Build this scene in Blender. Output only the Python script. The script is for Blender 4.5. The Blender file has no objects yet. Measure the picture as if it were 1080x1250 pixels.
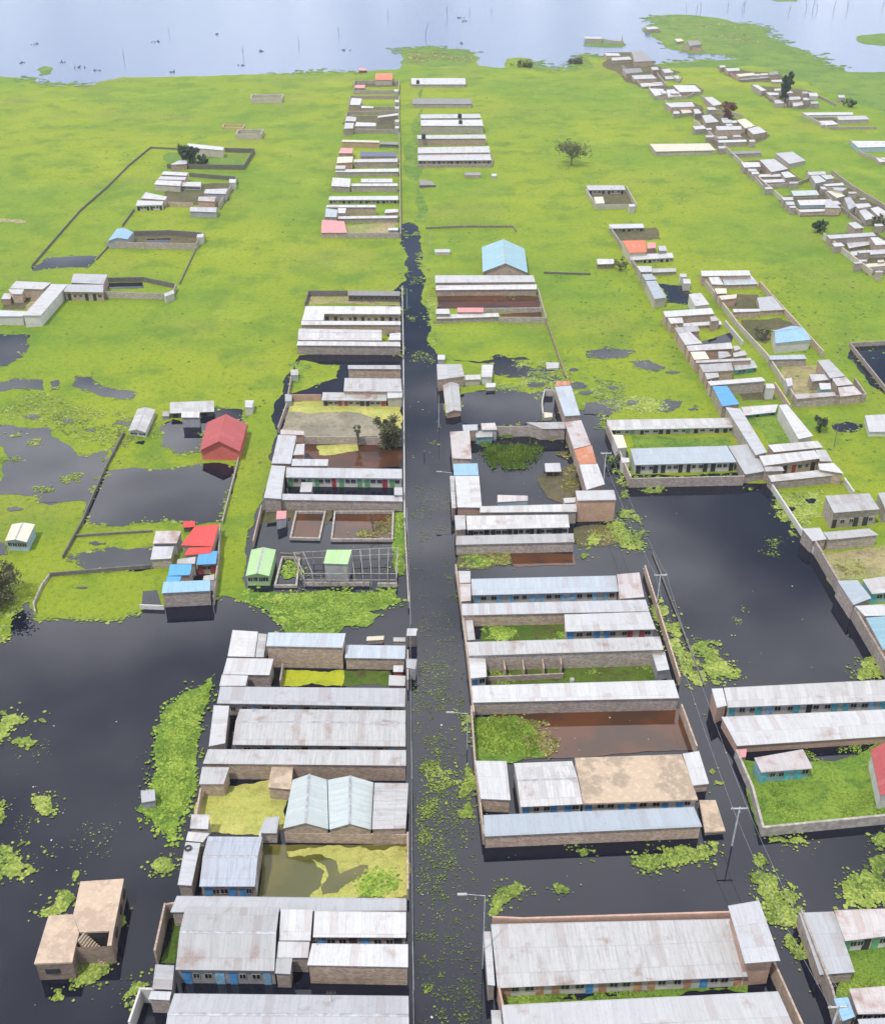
import bpy, bmesh, math, random
from mathutils import Vector, noise
from mathutils.geometry import delaunay_2d_cdt

SC = bpy.context.scene
COL = SC.collection
R = math.radians

# ---------------------------------------------------------------- camera
F, HOR, VPX, CAMH = 1300.0, -170.0, 500.0, 100.0
PITCH = math.atan((625 - HOR) / F)
YAW = math.atan((540 - VPX) * math.cos(PITCH) / F)
cd = bpy.data.cameras.new('camera')
cam = bpy.data.objects.new('camera', cd)
COL.objects.link(cam)
cam.location = (0, 0, CAMH)
cam.rotation_euler = (math.pi / 2 - PITCH, 0, -YAW)
cd.sensor_fit = 'VERTICAL'
cd.sensor_height = 24
cd.lens = 24 * F / 1250
cd.clip_start = 1
cd.clip_end = 20000
SC.camera = cam

# ---------------------------------------------------------------- sky, sun, exposure
SUN_EL, SUN_AZ = R(64), R(222)          # azimuth clockwise from +Y
w = bpy.data.worlds.new('World')
SC.world = w
w.use_nodes = True
nt = w.node_tree
nt.nodes.clear()
N, L = nt.nodes.new, nt.links.new
out = N('ShaderNodeOutputWorld')
bg = N('ShaderNodeBackground')
bg.inputs['Strength'].default_value = 0.12
sky = N('ShaderNodeTexSky')
sky.sky_type = 'NISHITA'
sky.sun_disc = False
sky.sun_elevation = SUN_EL
sky.sun_rotation = SUN_AZ
sky.altitude = 1800
sky.air_density = 1.0
sky.dust_density = 1.2
tc = N('ShaderNodeTexCoord')
sx = N('ShaderNodeSeparateXYZ')
L(tc.outputs['Generated'], sx.inputs[0])
mz = N('ShaderNodeMath'); mz.operation = 'MAXIMUM'; mz.inputs[1].default_value = 0.06
L(sx.outputs['Z'], mz.inputs[0])
dx = N('ShaderNodeMath'); dx.operation = 'DIVIDE'
dy = N('ShaderNodeMath'); dy.operation = 'DIVIDE'
L(sx.outputs['X'], dx.inputs[0]); L(mz.outputs[0], dx.inputs[1])
L(sx.outputs['Y'], dy.inputs[0]); L(mz.outputs[0], dy.inputs[1])
cb = N('ShaderNodeCombineXYZ')
L(dx.outputs[0], cb.inputs[0]); L(dy.outputs[0], cb.inputs[1])
cn = N('ShaderNodeTexNoise')
cn.inputs['Scale'].default_value = 0.8
cn.inputs['Detail'].default_value = 7
cn.inputs['Roughness'].default_value = 0.55
cb.inputs[2].default_value = 40.8
L(cb.outputs[0], cn.inputs['Vector'])
cr = N('ShaderNodeMapRange')
cr.interpolation_type = 'SMOOTHSTEP'
cr.inputs['From Min'].default_value = 0.38
cr.inputs['From Max'].default_value = 0.64
L(cn.outputs['Fac'], cr.inputs['Value'])
mx = N('ShaderNodeMix'); mx.data_type = 'RGBA'
lowc = N('ShaderNodeMapRange'); lowc.interpolation_type = 'SMOOTHSTEP'
for k_, v_ in (('From Min', .02), ('From Max', .30), ('To Min', .05), ('To Max', 0.0)): lowc.inputs[k_].default_value = v_
L(sx.outputs['Z'], lowc.inputs['Value'])
mxx = N('ShaderNodeMath'); mxx.operation = 'MAXIMUM'
L(cr.outputs[0], mxx.inputs[0]); L(lowc.outputs[0], mxx.inputs[1])
L(mxx.outputs[0], mx.inputs['Factor'])
L(sky.outputs[0], mx.inputs['A'])
cn2 = N('ShaderNodeTexNoise')
cn2.inputs['Scale'].default_value = 1.5
cn2.inputs['Detail'].default_value = 4
L(cb.outputs[0], cn2.inputs['Vector'])
cr2 = N('ShaderNodeMapRange'); cr2.interpolation_type = 'SMOOTHSTEP'
for k_, v_ in (('From Min', .36), ('From Max', .64), ('To Min', 0), ('To Max', 1)): cr2.inputs[k_].default_value = v_
L(cn2.outputs['Fac'], cr2.inputs['Value'])
cmx = N('ShaderNodeMix'); cmx.data_type = 'RGBA'
L(cr2.outputs[0], cmx.inputs['Factor'])
cmx.inputs['A'].default_value = (4.0, 4.3, 5.6, 1)
cmx.inputs['B'].default_value = (25.0, 25.2, 26.2, 1)
L(cmx.outputs['Result'], mx.inputs['B'])
L(mx.outputs['Result'], bg.inputs['Color'])
L(bg.outputs[0], out.inputs[0])

sl = bpy.data.lights.new('sun', 'SUN')
sl.energy = 3.3
sl.angle = R(3)
sl.color = (1.0, 0.955, 0.88)
so = bpy.data.objects.new('sun', sl)
COL.objects.link(so)
sd = Vector((math.sin(SUN_AZ) * math.cos(SUN_EL), math.cos(SUN_AZ) * math.cos(SUN_EL), math.sin(SUN_EL)))
so.rotation_euler = sd.to_track_quat('Z', 'Y').to_euler()
so.location = (0, 0, 200)
vs = SC.view_settings
vs.view_transform = 'Standard'
vs.look = 'None'
vs.exposure = 0.02
vs.gamma = 1
SC.cycles.max_bounces = 6
SC.cycles.volume_bounces = 1

# ---------------------------------------------------------------- helpers
CF = Vector((math.sin(YAW) * math.cos(PITCH), math.cos(YAW) * math.cos(PITCH), -math.sin(PITCH)))
CR = Vector((math.cos(YAW), -math.sin(YAW), 0))
CU = CR.cross(CF)


def U(px, py, z=0.0):
    """the place on the level z that the photograph shows at (px, py)"""
    d = CF * F + CR * (px - 540) + CU * (625 - py)
    t = (z - CAMH) / d.z
    return Vector((d.x * t, d.y * t, z))


def hgt(px, py, yb):
    """height of a point seen at (px, py) whose foot is seen at row yb"""
    g = U(px, yb)
    r = math.hypot(g.x, g.y)
    d = CF * F + CR * (px - 540) + CU * (625 - py)
    return max(0.6, CAMH + d.z * r / math.hypot(d.x, d.y))


def pts(s):
    return [tuple(float(v) for v in p.split(',')) for p in s.split()]


def tag(o, label=None, cat=None, group=None, kind=None):
    if label: o['label'] = label
    if cat: o['category'] = cat
    if group: o['group'] = group
    if kind: o['kind'] = kind
    return o


def empty(name, loc):
    o = bpy.data.objects.new(name, None)
    o.location = loc
    o.empty_display_size = 0.5
    COL.objects.link(o)
    return o


def mobj(name, me, parent=None, loc=(0, 0, 0), rz=0.0):
    o = bpy.data.objects.new(name, me)
    COL.objects.link(o)
    o.location = loc
    o.rotation_euler = (0, 0, rz)
    if parent: o.parent = parent
    return o


class MB:
    """collects polygons with uvs in metres"""
    def __init__(s):
        s.v, s.f, s.uv = [], [], []

    def face(s, ps, uv=None):
        b = len(s.v)
        s.v += [tuple(p) for p in ps]
        s.f.append(list(range(b, b + len(ps))))
        s.uv += list(uv) if uv else [(p[0], p[1]) for p in ps]

    def wallface(s, a, b, z0, za, zb, u0=0.0):
        ln = math.hypot(b[0] - a[0], b[1] - a[1])
        s.face([(a[0], a[1], z0), (b[0], b[1], z0), (b[0], b[1], zb), (a[0], a[1], za)],
               [(u0, z0), (u0 + ln, z0), (u0 + ln, zb), (u0, za)])

    def box(s, x0, x1, y0, y1, z0, z1):
        c = [(x0, y0), (x1, y0), (x1, y1), (x0, y1)]
        for i in range(4):
            s.wallface(c[i], c[(i + 1) % 4], z0, z1, z1)
        s.face([(x, y, z1) for x, y in c])
        s.face([(x, y, z0) for x, y in reversed(c)])

    def tube(s, a, b, r0, r1, n=7):
        a, b = Vector(a), Vector(b)
        d = (b - a).normalized()
        u = d.orthogonal().normalized()
        v = d.cross(u)
        ra = [a + (u * math.cos(k * 2 * math.pi / n) + v * math.sin(k * 2 * math.pi / n)) * r0 for k in range(n)]
        rb = [b + (u * math.cos(k * 2 * math.pi / n) + v * math.sin(k * 2 * math.pi / n)) * r1 for k in range(n)]
        for k in range(n):
            j = (k + 1) % n
            s.face([ra[k], ra[j], rb[j], rb[k]], [(0, 0), (.1, 0), (.1, 1), (0, 1)])
        s.face(rb)
        s.face(list(reversed(ra)))

    def mesh(s, name, mat, off=(0, 0, 0)):
        me = bpy.data.meshes.new(name)
        me.from_pydata([(x - off[0], y - off[1], z - off[2]) for x, y, z in s.v], [], s.f)
        l = me.uv_layers.new(name='UVMap')
        flat = [c for u in s.uv for c in u]
        l.data.foreach_set('uv', flat)
        if mat: me.materials.append(mat)
        return me

    def build(s, name, mat, parent=None, off=(0, 0, 0), loc=(0, 0, 0)):
        return mobj(name, s.mesh(name, mat, off), parent, loc)


# ---------------------------------------------------------------- materials
def newmat(name):
    m = bpy.data.materials.new(name)
    m.use_nodes = True
    t = m.node_tree
    p = t.nodes['Principled BSDF']
    return m, t, p, t.nodes.new, t.links.new


def nz(t, vec, scale, detail=3, rough=0.5):
    n = t.nodes.new('ShaderNodeTexNoise')
    n.inputs['Scale'].default_value = scale
    n.inputs['Detail'].default_value = detail
    n.inputs['Roughness'].default_value = rough
    if vec is not None: t.links.new(vec, n.inputs['Vector'])
    return n.outputs['Fac']


def mr(t, val, a, b, c=0.0, d=1.0, smooth=True):
    n = t.nodes.new('ShaderNodeMapRange')
    if smooth: n.interpolation_type = 'SMOOTHSTEP'
    for k, x in zip(('From Min', 'From Max', 'To Min', 'To Max'), (a, b, c, d)):
        n.inputs[k].default_value = x
    t.links.new(val, n.inputs['Value'])
    return n.outputs[0]


def mixc(t, fac, a, b, mode='MIX'):
    n = t.nodes.new('ShaderNodeMix')
    n.data_type = 'RGBA'
    n.blend_type = mode
    for k, x in (('Factor', fac), ('A', a), ('B', b)):
        if isinstance(x, (int, float)):
            n.inputs[k].default_value = x
        elif isinstance(x, tuple):
            n.inputs[k].default_value = (*x, 1)
        else:
            t.links.new(x, n.inputs[k])
    return n.outputs['Result']


def math_(t, op, a, b=0.0):
    n = t.nodes.new('ShaderNodeMath')
    n.operation = op
    for i, x in enumerate((a, b)):
        if isinstance(x, (int, float)): n.inputs[i].default_value = x
        else: t.links.new(x, n.inputs[i])
    return n.outputs[0]


def bump(t, p, h, strength, dist):
    b = t.nodes.new('ShaderNodeBump')
    b.inputs['Strength'].default_value = strength
    b.inputs['Distance'].default_value = dist
    t.links.new(h, b.inputs['Height'])
    t.links.new(b.outputs[0], p.inputs['Normal'])


def roofmat(name, col, rust=0.25, rustcol=(0.20, 0.09, 0.05), var=0.07, rough=0.5, metal=0.0, streak=.32):
    """corrugated iron sheets: u runs along the eave, v down the slope, in metres"""
    m, t, p, N, L = newmat(name)
    uv = N('ShaderNodeUVMap')
    sx = N('ShaderNodeSeparateXYZ'); L(uv.outputs[0], sx.inputs[0])
    oi = N('ShaderNodeObjectInfo')
    u = math_(t, 'DIVIDE', sx.outputs[0], 0.85)
    v = math_(t, 'DIVIDE', sx.outputs[1], 2.6)
    fu, fv = math_(t, 'FLOOR', u), math_(t, 'FLOOR', v)
    cb = N('ShaderNodeCombineXYZ'); L(fu, cb.inputs[0]); L(fv, cb.inputs[1])
    L(math_(t, 'MULTIPLY', oi.outputs['Random'], 97.0), cb.inputs[2])
    wn = N('ShaderNodeTexWhiteNoise'); wn.noise_dimensions = '3D'
    L(cb.outputs[0], wn.inputs['Vector'])
    c = mixc(t, mr(t, wn.outputs['Value'], 0, 1, 0, 1, False), tuple(x * (1 - var) for x in col), tuple(min(1, x * (1 + var * .6)) for x in col))
    # the odd replaced or rusted sheet
    c = mixc(t, math_(t, 'MULTIPLY', math_(t, 'GREATER_THAN', wn.outputs['Value'], .95 - .10 * rust), .30 + .2 * rust), c, tuple(.35 * x + .65 * y for x, y in zip(col, rustcol)))
    # object to object variation
    c = mixc(t, 1.0, c, mixc(t, oi.outputs['Random'], (0.82, 0.825, 0.84), (1.06, 1.06, 1.06)), 'MULTIPLY')
    # streaks that follow the corrugation
    st = N('ShaderNodeCombineXYZ')
    L(math_(t, 'MULTIPLY', sx.outputs[0], 5.0), st.inputs[0]); L(math_(t, 'MULTIPLY', sx.outputs[1], 0.35), st.inputs[1])
    L(math_(t, 'MULTIPLY', oi.outputs['Random'], 31.0), st.inputs[2])
    s1 = nz(t, st.outputs[0], 1.0, 3)
    c = mixc(t, mr(t, s1, .45, .70, 0, streak), c, tuple(x * .62 for x in col))
    # seams between sheets, laps across them
    fr = math_(t, 'FRACT', u)
    seam = math_(t, 'LESS_THAN', fr, 0.10)
    lap = math_(t, 'LESS_THAN', math_(t, 'FRACT', v), 0.045)
    c = mixc(t, math_(t, 'MULTIPLY', seam, .14), c, tuple(x * .45 for x in col))
    c = mixc(t, math_(t, 'MULTIPLY', lap, .22), c, tuple(x * .4 for x in col))
    # rust and dirt
    geo = N('ShaderNodeNewGeometry')
    r1 = nz(t, geo.outputs['Position'], 0.35, 5, .65)
    c = mixc(t, mr(t, r1, .60 - .16 * rust, .80, 0, min(1, .25 + rust)), c, rustcol)
    r2 = nz(t, geo.outputs['Position'], 1.8, 4, .7)
    c = mixc(t, mr(t, r2, .48, .75, 0, .30), c, tuple(x * .55 for x in col))
    L(c, p.inputs['Base Color'])
    p.inputs['Roughness'].default_value = rough
    p.inputs['Metallic'].default_value = metal
    wv = math_(t, 'SINE', math_(t, 'MULTIPLY', sx.outputs[0], 2 * math.pi / 0.19))
    bump(t, p, wv, .5, 0.02)
    return m


def wallmat(name, col, mortar=None, bw=0.42, bh=0.21, contrast=.3):
    m, t, p, N, L = newmat(name)
    uv = N('ShaderNodeUVMap')
    br = N('ShaderNodeTexBrick')
    br.inputs['Scale'].default_value = 1.0
    br.inputs['Brick Width'].default_value = bw
    br.inputs['Row Height'].default_value = bh
    br.inputs['Mortar Size'].default_value = 0.016
    br.inputs['Bias'].default_value = 0.0
    br.inputs['Color1'].default_value = (*[x * (1 - contrast) for x in col], 1)
    br.inputs['Color2'].default_value = (*[x * (1 + contrast) for x in col], 1)
    br.inputs['Mortar'].default_value = (*(mortar or tuple(x * .8 for x in col)), 1)
    L(uv.outputs[0], br.inputs['Vector'])
    geo = N('ShaderNodeNewGeometry')
    oi = N('ShaderNodeObjectInfo')
    c = mixc(t, mr(t, nz(t, geo.outputs['Position'], .5, 5, .65), .35, .7, 0, .5), br.outputs['Color'], tuple(x * .62 for x in col))
    c = mixc(t, mr(t, nz(t, geo.outputs['Position'], 2.5, 4, .65), .5, .75, 0, .5), c, tuple(min(.8, x * 1.45) for x in col))
    c = mixc(t, 1.0, c, mixc(t, oi.outputs['Random'], (.84, .82, .80), (1.08, 1.06, 1.02)), 'MULTIPLY')
    L(c, p.inputs['Base Color'])
    p.inputs['Roughness'].default_value = .9
    bump(t, p, br.outputs['Fac'], .3, -0.02)
    return m


def plain(name, col, rough=.7, var=.25, scale=1.5, metal=0.0):
    m, t, p, N, L = newmat(name)
    geo = N('ShaderNodeNewGeometry')
    n = nz(t, geo.outputs['Position'], scale, 4, .6)
    c = mixc(t, mr(t, n, .35, .7), tuple(x * (1 - var) for x in col), tuple(min(.9, x * (1 + var)) for x in col))
    L(c, p.inputs['Base Color'])
    p.inputs['Roughness'].default_value = rough
    p.inputs['Metallic'].default_value = metal
    return m


def slabmat(name, col, stain):
    m, t, p, N, L = newmat(name)
    geo = N('ShaderNodeNewGeometry')
    P = geo.outputs['Position']
    c = mixc(t, mr(t, nz(t, P, .25, 5, .6), .46, .54), col, stain)
    c = mixc(t, mr(t, nz(t, P, 1.3, 5, .7), .45, .75, 0, .6), c, tuple(min(.8, x * 1.5) for x in col))
    c = mixc(t, mr(t, nz(t, P, 6, 3, .7), .5, .8, 0, .4), c, tuple(x * .5 for x in col))
    L(c, p.inputs['Base Color'])
    p.inputs['Roughness'].default_value = .95
    return m


def grassmat(name, ca, cb_, cc, dark, big=.010, mid=.07, speck=.5):
    """ca / cb_ / cc: yellowish, green and deep green; dark: gaps between the tussocks"""
    m, t, p, N, L = newmat(name)
    geo = N('ShaderNodeNewGeometry')
    P = geo.outputs['Position']
    c = mixc(t, mr(t, nz(t, P, big, 4, .55), .40, .60), ca, cb_)
    c = mixc(t, mr(t, nz(t, P, mid, 5, .65), .45, .68, 0, .85), c, cc)  # deep green grass; on the meadow these patches also paint in cloud shadow
    c = mixc(t, mr(t, nz(t, P, mid * .33, 3, .5), .56, .70, 0, .6), c, cc)
    c = mixc(t, mr(t, nz(t, P, mid * 2.7, 4, .6), .52, .70, 0, .55), c, ca)
    if name == 'flooded_meadow':
        c = mixc(t, mr(t, nz(t, P, .022, 5, .6), .52, .66, 0, .4), c, (.25, .27, .055))
        c = mixc(t, mr(t, nz(t, P, .031, 4, .6), .55, .70, 0, .4), c, (.36, .42, .045))
    c = mixc(t, mr(t, nz(t, P, .9, 4, .75), .48, .72, 0, .65), c, dark)
    fine = nz(t, P, 3.2, 3, .8)
    c = mixc(t, mr(t, fine, .48, .68, 0, speck), c, dark)
    c = mixc(t, mr(t, nz(t, P, 2.1, 2, .8), .55, .75, 0, speck * .8), c, tuple(min(.8, x * 1.45) for x in ca))
    L(c, p.inputs['Base Color'])
    p.inputs['Roughness'].default_value = .85
    p.inputs['Specular IOR Level'].default_value = .15
    bump(t, p, fine, .8, .35)
    return m


def watermat(name, base, rough=.03, wave=.12, wscale=1.2, tint=None, murk=None, murkscale=.05):
    m, t, p, N, L = newmat(name)
    geo = N('ShaderNodeNewGeometry')
    P = geo.outputs['Position']
    if murk:
        c = mixc(t, mr(t, nz(t, P, murkscale, 4, .6), .42, .62), base, murk)
        L(c, p.inputs['Base Color'])
    else:
        p.inputs['Base Color'].default_value = (*base, 1)
    p.inputs['Roughness'].default_value = rough
    p.inputs['IOR'].default_value = 1.40
    h = math_(t, 'ADD', nz(t, P, wscale, 3, .6), nz(t, P, wscale * .16, 2, .5))
    bump(t, p, h, wave, .12)
    return m


M = {}
M['white'] = roofmat('galvanised_sheet', (.55, .545, .545), .34)
M['grey'] = roofmat('weathered_sheet', (.46, .465, .48), .38)
M['blueish'] = roofmat('bluish_sheet', (.42, .465, .51), .14)
M['worn'] = roofmat('worn_grey_sheet', (.45, .445, .44), .62, streak=.5)
M['patchy'] = roofmat('patchy_sheet', (.52, .51, .50), .45, var=.16, streak=.45)
M['streaked'] = roofmat('streaked_sheet', (.47, .50, .56), .12, streak=.85)
M['rusty'] = roofmat('rusting_sheet', (.52, .48, .47), .95, (.26, .11, .06))
M['orange'] = roofmat('orange_rusted_sheet', (.48, .19, .10), .5, (.60, .45, .38), rough=.7)
M['blue'] = roofmat('blue_painted_sheet', (.10, .36, .66), .06, (.30, .40, .50), rough=.5)
M['sky'] = roofmat('pale_blue_painted_sheet', (.27, .45, .62), .10, (.40, .50, .58), rough=.5)
M['red'] = roofmat('red_painted_sheet', (.66, .06, .05), .05, (.5, .15, .12), rough=.5)
M['maroon'] = roofmat('maroon_painted_sheet', (.42, .07, .07), .08, (.5, .18, .15), rough=.5)
M['pink'] = roofmat('faded_pink_sheet', (.70, .30, .30), .12, (.55, .40, .38), rough=.6)
M['coral'] = roofmat('coral_painted_sheet', (.74, .20, .10), .12, (.7, .45, .35), rough=.6)
M['green'] = roofmat('pale_green_painted_sheet', (.42, .62, .30), .10, (.5, .6, .4), rough=.5)
M['teal'] = roofmat('teal_painted_sheet', (.27, .44, .51), .05, (.40, .55, .55), rough=.5)
M['mint'] = roofmat('pale_teal_sheet', (.45, .50, .49), .10, (.5, .5, .48), rough=.55)
M['cream'] = roofmat('cream_sheet', (.68, .62, .48), .12, (.5, .42, .3))
M['navy'] = roofmat('dark_navy_sheet', (.09, .12, .20), .1)
M['old'] = roofmat('old_dull_sheet', (.26, .25, .25), .4)
M['slab'] = slabmat('bare_concrete_slab', (.47, .365, .265), (.33, .26, .195))
M['slabclean'] = slabmat('tan_concrete_slab', (.50, .385, .285), (.41, .315, .235))
M['stone'] = wallmat('grey_building_stone', (.40, .345, .31))
M['tan'] = wallmat('tan_building_stone', (.46, .36, .29))
M['pinkwall'] = wallmat('pink_plaster', (.50, .335, .265), contrast=.08)
M['orangewall'] = wallmat('orange_plaster', (.52, .34, .24), contrast=.08)
M['creamwall'] = wallmat('cream_plaster', (.50, .46, .39), contrast=.07)
M['whitewall'] = wallmat('white_plaster', (.62, .61, .59), contrast=.06)
M['bluewall'] = wallmat('blue_plaster', (.38, .52, .64), contrast=.08)
M['tealwall'] = wallmat('teal_sheet_wall', (.22, .42, .46), contrast=.1)
M['redwall'] = wallmat('red_sheet_wall', (.58, .13, .11), contrast=.08)
M['greenwall'] = wallmat('green_sheet_wall', (.36, .55, .25), contrast=.08)
M['tin'] = wallmat('grey_sheet_wall', (.36, .37, .40), contrast=.1, bw=.8, bh=2)
M['darkwall'] = wallmat('dark_weathered_stone', (.17, .155, .145))
M['d_blue'] = plain('blue_door_paint', (.08, .30, .62), .5)
M['d_sky'] = plain('pale_blue_door_paint', (.25, .47, .66), .5)
M['d_red'] = plain('maroon_door_paint', (.33, .05, .06), .5)
M['d_orange'] = plain('orange_door_paint', (.48, .26, .17), .5)
M['d_green'] = plain('green_door_paint', (.14, .35, .16), .5)
M['d_dark'] = plain('dark_door_and_opening_shade', (.03, .03, .035), .6)  # near-black for dark doors; also carries the painted shade of openings
M['d_teal'] = plain('teal_door_paint', (.10, .40, .46), .5)
M['frame'] = plain('window_frame_paint', (.42, .41, .39), .6)
M['lampcover'] = plain('lamp_cover', (.36, .36, .36), .5)
M['pane'] = plain('window_glass', (.02, .022, .025), .12)
M['post'] = plain('galvanised_pole', (.52, .53, .54), .5)
M['wood'] = plain('weathered_timber', (.22, .17, .13), .85)
M['darkwood'] = plain('dark_wet_timber', (.07, .06, .05), .85)
M['cable'] = plain('cable_sheath', (.25, .25, .26), .5)
M['tank'] = plain('black_plastic_tank', (.025, .025, .027), .4)
M['cap'] = plain('ridge_capping', (.36, .36, .38), .5)
M['coping'] = plain('wall_coping', (.38, .34, .30), .9)
M['leafdark'] = plain('dark_tree_leaves', (.035, .06, .028), .7, .5, .8)
M['leafolive'] = plain('olive_tree_leaves', (.10, .10, .04), .7, .5, .8)
M['leafdry'] = plain('dry_tree_twigs', (.12, .125, .06), .8, .4, .8)
M['leafred'] = plain('reddish_tree_leaves', (.20, .075, .05), .7, .5, .8)
M['bark'] = plain('tree_bark', (.12, .095, .075), .9)

M['field'] = grassmat('flooded_meadow', (.275, .335, .024), (.185, .285, .026), (.12, .22, .025), (.085, .14, .018), speck=.42)
M['lush'] = grassmat('lush_green_grass', (.215, .315, .045), (.135, .24, .035), (.08, .16, .022), (.04, .085, .015), .06, .35, .65)
M['bank'] = grassmat('dark_green_bank', (.19, .285, .045), (.14, .24, .042), (.095, .175, .034), (.05, .09, .02), .02, .09)
M['dry'] = grassmat('dry_sandy_ground', (.42, .35, .19), (.30, .33, .10), (.24, .20, .12), (.14, .12, .06), .08, .3)
M['algae'] = grassmat('yellow_algae', (.55, .52, .16), (.46, .47, .12), (.34, .36, .09), (.25, .24, .06), .12, .5, .4)
M['algaegreen'] = grassmat('acid_green_algae', (.50, .52, .035), (.42, .47, .03), (.33, .38, .03), (.25, .26, .03), .12, .4, .25)
M['mud'] = grassmat('grey_mud', (.36, .32, .23), (.28, .26, .20), (.20, .18, .13), (.14, .12, .09), .1, .3, .3)
M['yard'] = grassmat('murky_yard', (.16, .13, .075), (.11, .115, .05), (.09, .08, .05), (.05, .045, .03), .1, .35, .35)
M['yardgreen'] = grassmat('dark_wet_yard_grass', (.11, .17, .022), (.075, .135, .02), (.10, .075, .035), (.03, .055, .014), .09, .3, .5)
M['lake'] = watermat('lake_water', (.10, .15, .28), .2, .35, .35)
M['pond'] = watermat('dark_flood_water', (.007, .008, .017), .01, .018, 1.0)
M['brown'] = watermat('brown_stained_water', (.10, .038, .016), .06, .05, 1.0, murk=(.06, .03, .018), murkscale=.12)
M['olive'] = watermat('olive_stained_water', (.12, .105, .024), .1, .05, 1.0, murk=(.08, .082, .02), murkscale=.12)
M['greenwater'] = watermat('green_stained_water', (.055, .10, .02), .12, .05, 1.0, murk=(.04, .055, .018), murkscale=.12)

# ---------------------------------------------------------------- ground sheets and floating weed
def ragged(ps, rough, minlen, rnd):
    """world outline with naturally broken edges"""
    out = []
    n = len(ps)
    for i in range(n):
        a, b = ps[i], ps[(i + 1) % n]
        seg = [a, b]
        while True:
            new, done = [seg[0]], True
            for p, q in zip(seg, seg[1:]):
                ln = (q - p).length
                if ln > minlen:
                    done = False
                    k = (q - p) / ln
                    mid = (p + q) / 2 + Vector((-k.y, k.x, 0)) * rnd.uniform(-1, 1) * rough * min(ln, 60)
                    new += [mid, q]
                else:
                    new.append(q)
            seg = new
            if done or len(seg) > 400: break
        out += seg[:-1]
    return out


def flat_mesh(name, outline, z, mat):
    res = delaunay_2d_cdt([Vector((p.x, p.y)) for p in outline], [], [list(range(len(outline)))], 1, 1e-4)
    me = bpy.data.meshes.new(name)
    me.from_pydata([(v.x, v.y, z) for v in res[0]], [], [f for f in res[2]])
    me.materials.append(mat)
    for p in me.polygons:
        if p.normal.z < 0: p.flip()
    return me


def sheet(name, s, mat, z, label, cat, kind='structure', rough=.16, detail=.004):
    rnd = random.Random(name + s[:40])
    ps = [U(x, y) for x, y in pts(s)]
    if rough:
        out = []
        d = sum(p.length for p in ps) / len(ps)
        mn = min((p.length for p in ps))
        out = ragged(ps, rough, max(.45, detail * (d * .35 + mn * .65)), rnd)
    else:
        out = ps
    o = mobj(name, flat_mesh(name, out, z, M[mat]))
    return tag(o, label, cat, None, kind)


def inside(p, poly):
    c = False
    n = len(poly)
    j = n - 1
    for i in range(n):
        a, b = poly[i], poly[j]
        if (a.y > p[1]) != (b.y > p[1]) and p[0] < (b.x - a.x) * (p[1] - a.y) / (b.y - a.y) + a.x: c = not c
        j = i
    return c


def weedmat(name, c0, c1, c2):
    m, t, p, N, L = newmat(name)
    at = N('ShaderNodeAttribute'); at.attribute_name = 'tone'
    geo = N('ShaderNodeNewGeometry')
    c = mixc(t, mr(t, at.outputs['Fac'], 0, .55, 0, 1, False), c0, c1)
    c = mixc(t, mr(t, at.outputs['Fac'], .55, 1, 0, 1, False), c, c2)
    c = mixc(t, mr(t, nz(t, geo.outputs['Position'], 5, 2, .7), .45, .75, 0, .3), c, c0)
    L(c, p.inputs['Base Color'])
    p.inputs['Roughness'].default_value = .75
    p.inputs['Specular IOR Level'].default_value = .2
    return m


M['weed'] = weedmat('floating_weed', (.06, .095, .018), (.195, .262, .042), (.37, .41, .10))
M['weedgreen'] = weedmat('bright_weed', (.07, .125, .018), (.205, .305, .036), (.35, .43, .08))
M['litter'] = weedmat('pale_litter', (.30, .30, .27), (.48, .47, .43), (.62, .61, .58))
M['tuft'] = weedmat('dark_tussock', (.06, .11, .02), (.12, .21, .03), (.20, .27, .05))
M['reed'] = weedmat('dry_reed', (.10, .09, .03), (.28, .26, .08), (.45, .41, .18))


def segdist(x, y, a, b):
    dx_, dy_ = b.x - a.x, b.y - a.y
    t = max(0, min(1, ((x - a.x) * dx_ + (y - a.y) * dy_) / (dx_ * dx_ + dy_ * dy_ + 1e-9)))
    return math.hypot(x - a.x - t * dx_, y - a.y - t * dy_)


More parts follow.
